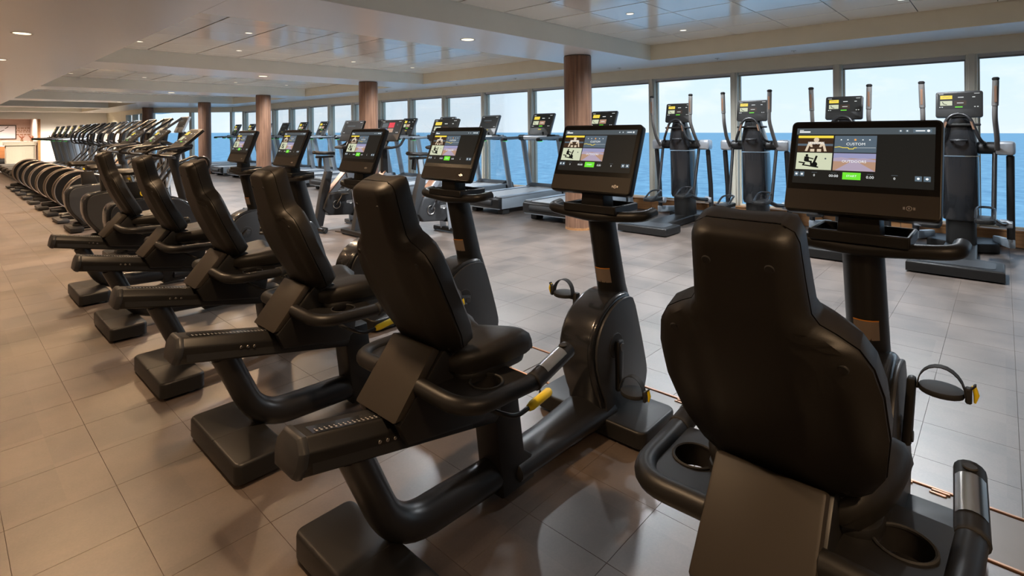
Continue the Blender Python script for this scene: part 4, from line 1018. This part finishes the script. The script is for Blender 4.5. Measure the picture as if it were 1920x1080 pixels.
# ------------------------------------------------------------------ elliptical steppers with big round rear covers
def make_stepper():
    t = empty('elliptical_stepper')
    part('rear_foot', t, 'dark_grey', bevel(span(0, .15, -.27, .27, .01, .06), .015, 2))
    part('frame_beam', t, 'tube_black', tube([V(.08, 0, .07), V(.9, 0, .08), V(1.80, 0, .08)], .05, 12))
    part('front_foot', t, 'dark_grey', bevel(span(1.72, 1.88, -.27, .27, .01, .07), .015, 2))
    wh = part('wheel_cover', t, 'black_plastic', disc((.44, 0, .385), .325, .20, 'y', 40, .05))
    for s in (-1, 1):
        part('cover_rim', wh, 'rim_bronze', tube([V(.44 + math.cos(2 * math.pi * k / 40) * .325, s * .105, .385 + math.sin(2 * math.pi * k / 40) * .325) for k in range(41)], .011, 8, cap=False))
        part('foot_rail', t, 'tube_black', tube([V(.40, s * .19, .40 + .12 * s), V(1.0, s * .19, .34 + .05 * s), V(1.45, s * .19, .42)], .024, 10))
        part('pedal', t, 'black_plastic', rbox((.98, s * .20, .38 + .05 * s), (.34, .14, .05), .015, 2))
        part('rocker', t, 'grey_paint', tube([V(1.45, s * .21, .42), V(1.60, s * .22, 1.10)], .026, 10))
        part('swing_handle', t, 'tube_black', tube(fillet([V(1.60, s * .22, 1.10), V(1.42, s * .25, 1.09), V(1.30, s * .27, 1.14), V(1.33, s * .27, 1.36), V(1.66, s * .25, 1.60)], .10, 6), .021, 10))
        part('brace', t, 'silver', tube([V(1.78, s * .10, .10), V(1.66, s * .10, 1.0)], .025, 10))
        part('cross_link', t, 'tube_black', tube([V(1.15, s * .24, .40), V(1.62, s * .24, .95)], .016, 8))
    part('column', t, 'black_plastic', tube([V(1.78, 0, .08), V(1.70, 0, 1.10), V(1.74, 0, 1.36)], .06, 14))
    part('hub_bar', t, 'black_plastic', tube([V(1.62, -.25, 1.08), V(1.62, .25, 1.08)], .045, 12))
    part('fixed_handle', t, 'tube_black', tube(fillet([V(1.66, -.18, 1.10), V(1.45, -.16, 1.20), V(1.45, .16, 1.20), V(1.66, .18, 1.10)], .06, 4), .016, 8))
    M = lean_matrix(1.66, 1.36, R(24))
    co = part('console', t, 'grey_paint', plate_on(M, .46, .30, .035, .016))
    small_screen(co, M @ Matrix.Translation((0, 0, .0006)), .46, .30, tread=False, dark=True)
    return t
es = make_stepper()
ORD = ['nearest', 'second', 'third', 'fourth', 'fifth', 'sixth', 'seventh', 'farthest']
for i, y in enumerate((10.65, 11.7, 12.75, 13.9, 15.0, 16.15, 17.3, 18.4)):
    o = es if i == 0 else copy_tree(es); o.location = (1.25, y, 0)
    tag(o, '%s elliptical stepper in the far row with round silver-rimmed rear covers' % ORD[i], 'elliptical', 'elliptical steppers')

# ------------------------------------------------------------------ far end: reception alcove
YA = YE + 3.2
pic = empty('framed_picture', (2.02, YA - .03, 1.47)); tag(pic, 'white framed picture with dark brush strokes on the alcove wall', 'picture')
part('frame', pic, 'frame_dark', join(span(-.74, .74, -.02, .02, .30, .34), span(-.74, .74, -.02, .02, -.34, -.30), span(-.74, -.70, -.02, .02, -.30, .30), span(.70, .74, -.02, .02, -.30, .30)))
part('canvas', pic, 'picture_white', span(-.70, .70, 0, .015, -.30, .30))
F = Flat()
for (a, b, c, d) in ((-.12, -.10, .02, 0), (.10, .02, .30, .10), (.35, .18, .45, .26)): F.line([(a, b), ((a + c) / 2, (b + d) / 2 - .015), (c, d)], .03, 'frame_dark', 0)
F.build('brush_strokes', pic, Matrix(((1, 0, 0, 0), (0, 0, -1, -.001), (0, 1, 0, 0), (0, 0, 0, 1))))
qt = empty('wall_lettering', (3.0, YA - .004, 1.5)); tag(qt, 'lines of small brown lettering on the alcove wall beside the picture', 'lettering')
F = Flat()
for k, (z, w) in enumerate(((.16, .30), (.06, .30), (-.02, .30), (-.15, .30))):
    x = -w
    while x < w:
        q = random.uniform(.05, .16); F.rect(x, z - .022, min(w, x + q), z + .022, 'wood_cabinet', 0); x += q + .03
F.build('lines', qt, Matrix(((1, 0, 0, 0), (0, 0, -1, 0), (0, 1, 0, 0), (0, 0, 0, 1))))
cab = empty('wooden_cabinet', (1.65, YA - .45, 0)); tag(cab, 'low reddish wood cabinet against the alcove wall under the picture', 'cabinet')
part('carcass', cab, 'wood_cabinet', bevel(span(-1.1, 1.0, -.25, .40, .06, .80), .006, 1))
part('top', cab, 'wall_white', bevel(span(-1.12, 1.02, -.27, .42, .80, .83), .004, 1))
for k in range(4): d = part('door', cab, 'wood_cabinet', bevel(span(-1.09 + k * .52, -1.09 + k * .52 + .51, -.268, -.25, .08, .79), .004, 1)); part('handle', d, 'steel', tube([V(-.66 + k * .52, -.28, .6), V(-.66 + k * .52, -.28, .7)], .008, 6))
part('plinth', cab, 'frame_dark', span(-1.08, .98, -.20, .40, 0, .06))
bowl = part('wooden_bowl', None, 'wood_cabinet', lathe([(.30, .0), (.36, .06), (.42, .22), (.40, .22), (.34, .07), (.02, .04)], 24)); bowl.location = (1.55, YA - .45, .83); tag(bowl, 'wide wooden bowl standing on the low cabinet', 'bowl')
bsk = empty('dark_basket', (2.30, YA - .98, 0)); tag(bsk, 'dark low basket on the floor before the wooden cabinet', 'basket')
part('body', bsk, 'rubber', bevel(span(-.30, .25, -.15, .15, 0, .24), .04, 2)); part('rim', bsk, 'frame_dark', tube([V(-.29, -.14, .24), V(.24, -.14, .24), V(.24, .14, .24), V(-.29, .14, .24), V(-.29, -.14, .24)], .015, 6))
ctr = empty('reception_counter', (2.72, YE + .75, 0)); tag(ctr, 'beige stone reception counter at the alcove opening', 'counter')
part('body', ctr, 'stone_beige', bevel(span(-.52, .46, -.3, .3, 0, .86), .006, 1)); part('top_slab', ctr, 'stone_beige', bevel(span(-.60, .50, -.36, .36, .86, 1.04), .008, 1))
for k, x in enumerate((2.75, 3.08)):
    pl_ = empty('dried_plant', (x, YE + .75, 1.04)); tag(pl_, 'small reddish dried plant on the counter, %s one' % ['left', 'right'][k], 'plant', 'plants on the counter')
    part('pot', pl_, 'copper', lathe([(.045, 0), (.06, .09), (.05, .09)], 12))
    for j in range(9):
        a = j * .7; part('stem', pl_, 'leaf', tube([V(0, 0, .08), V(math.cos(a) * .05, math.sin(a) * .05, .17), V(math.cos(a) * .12, math.sin(a) * .10, .24 + .03 * (j % 3))], [.008, .014, .004], 6))
ov = part('unknown_orange_shape', None, 'orange', lathe([(.10, 0), (.22, .12), (.26, .3), (.2, .48), (.08, .58), (.09, .62), (.06, .62)], 20)); ov.location = (1.50, YE + 1.9, 0); tag(ov, 'unidentified rounded orange shape built as a vessel, cut off by the left photo edge near the cabinet', 'unidentified_object')  # unidentified orange shape; its vessel form is made up
bv = part('unknown_dark_shape', None, 'black_gloss', lathe([(.06, 0), (.15, .08), (.17, .18), (.12, .28), (.05, .32)], 20)); bv.location = (.90, YA - .45, .83); tag(bv, 'unidentified round dark shape built as a vessel, on the cabinet at the left photo edge', 'unidentified_object')  # stand-in for an unidentified dark round shape, vessel profile invented

# a black cable lying on the floor behind the bikes
cp = [V(3.65, 6.6, .006), V(3.75, 6.3, .006), V(3.70, 6.1, .006), V(3.9, 5.95, .006), V(3.82, 5.75, .006), V(3.6, 5.6, .006), V(3.4, 5.5, .006), V(3.1, 5.3, .006)]
cb = part('power_cable', None, 'cable', tube(fillet(cp, .12, 4), .005, 6)); tag(cb, 'thin black power cable curling on the floor between the spin bikes', 'cable')
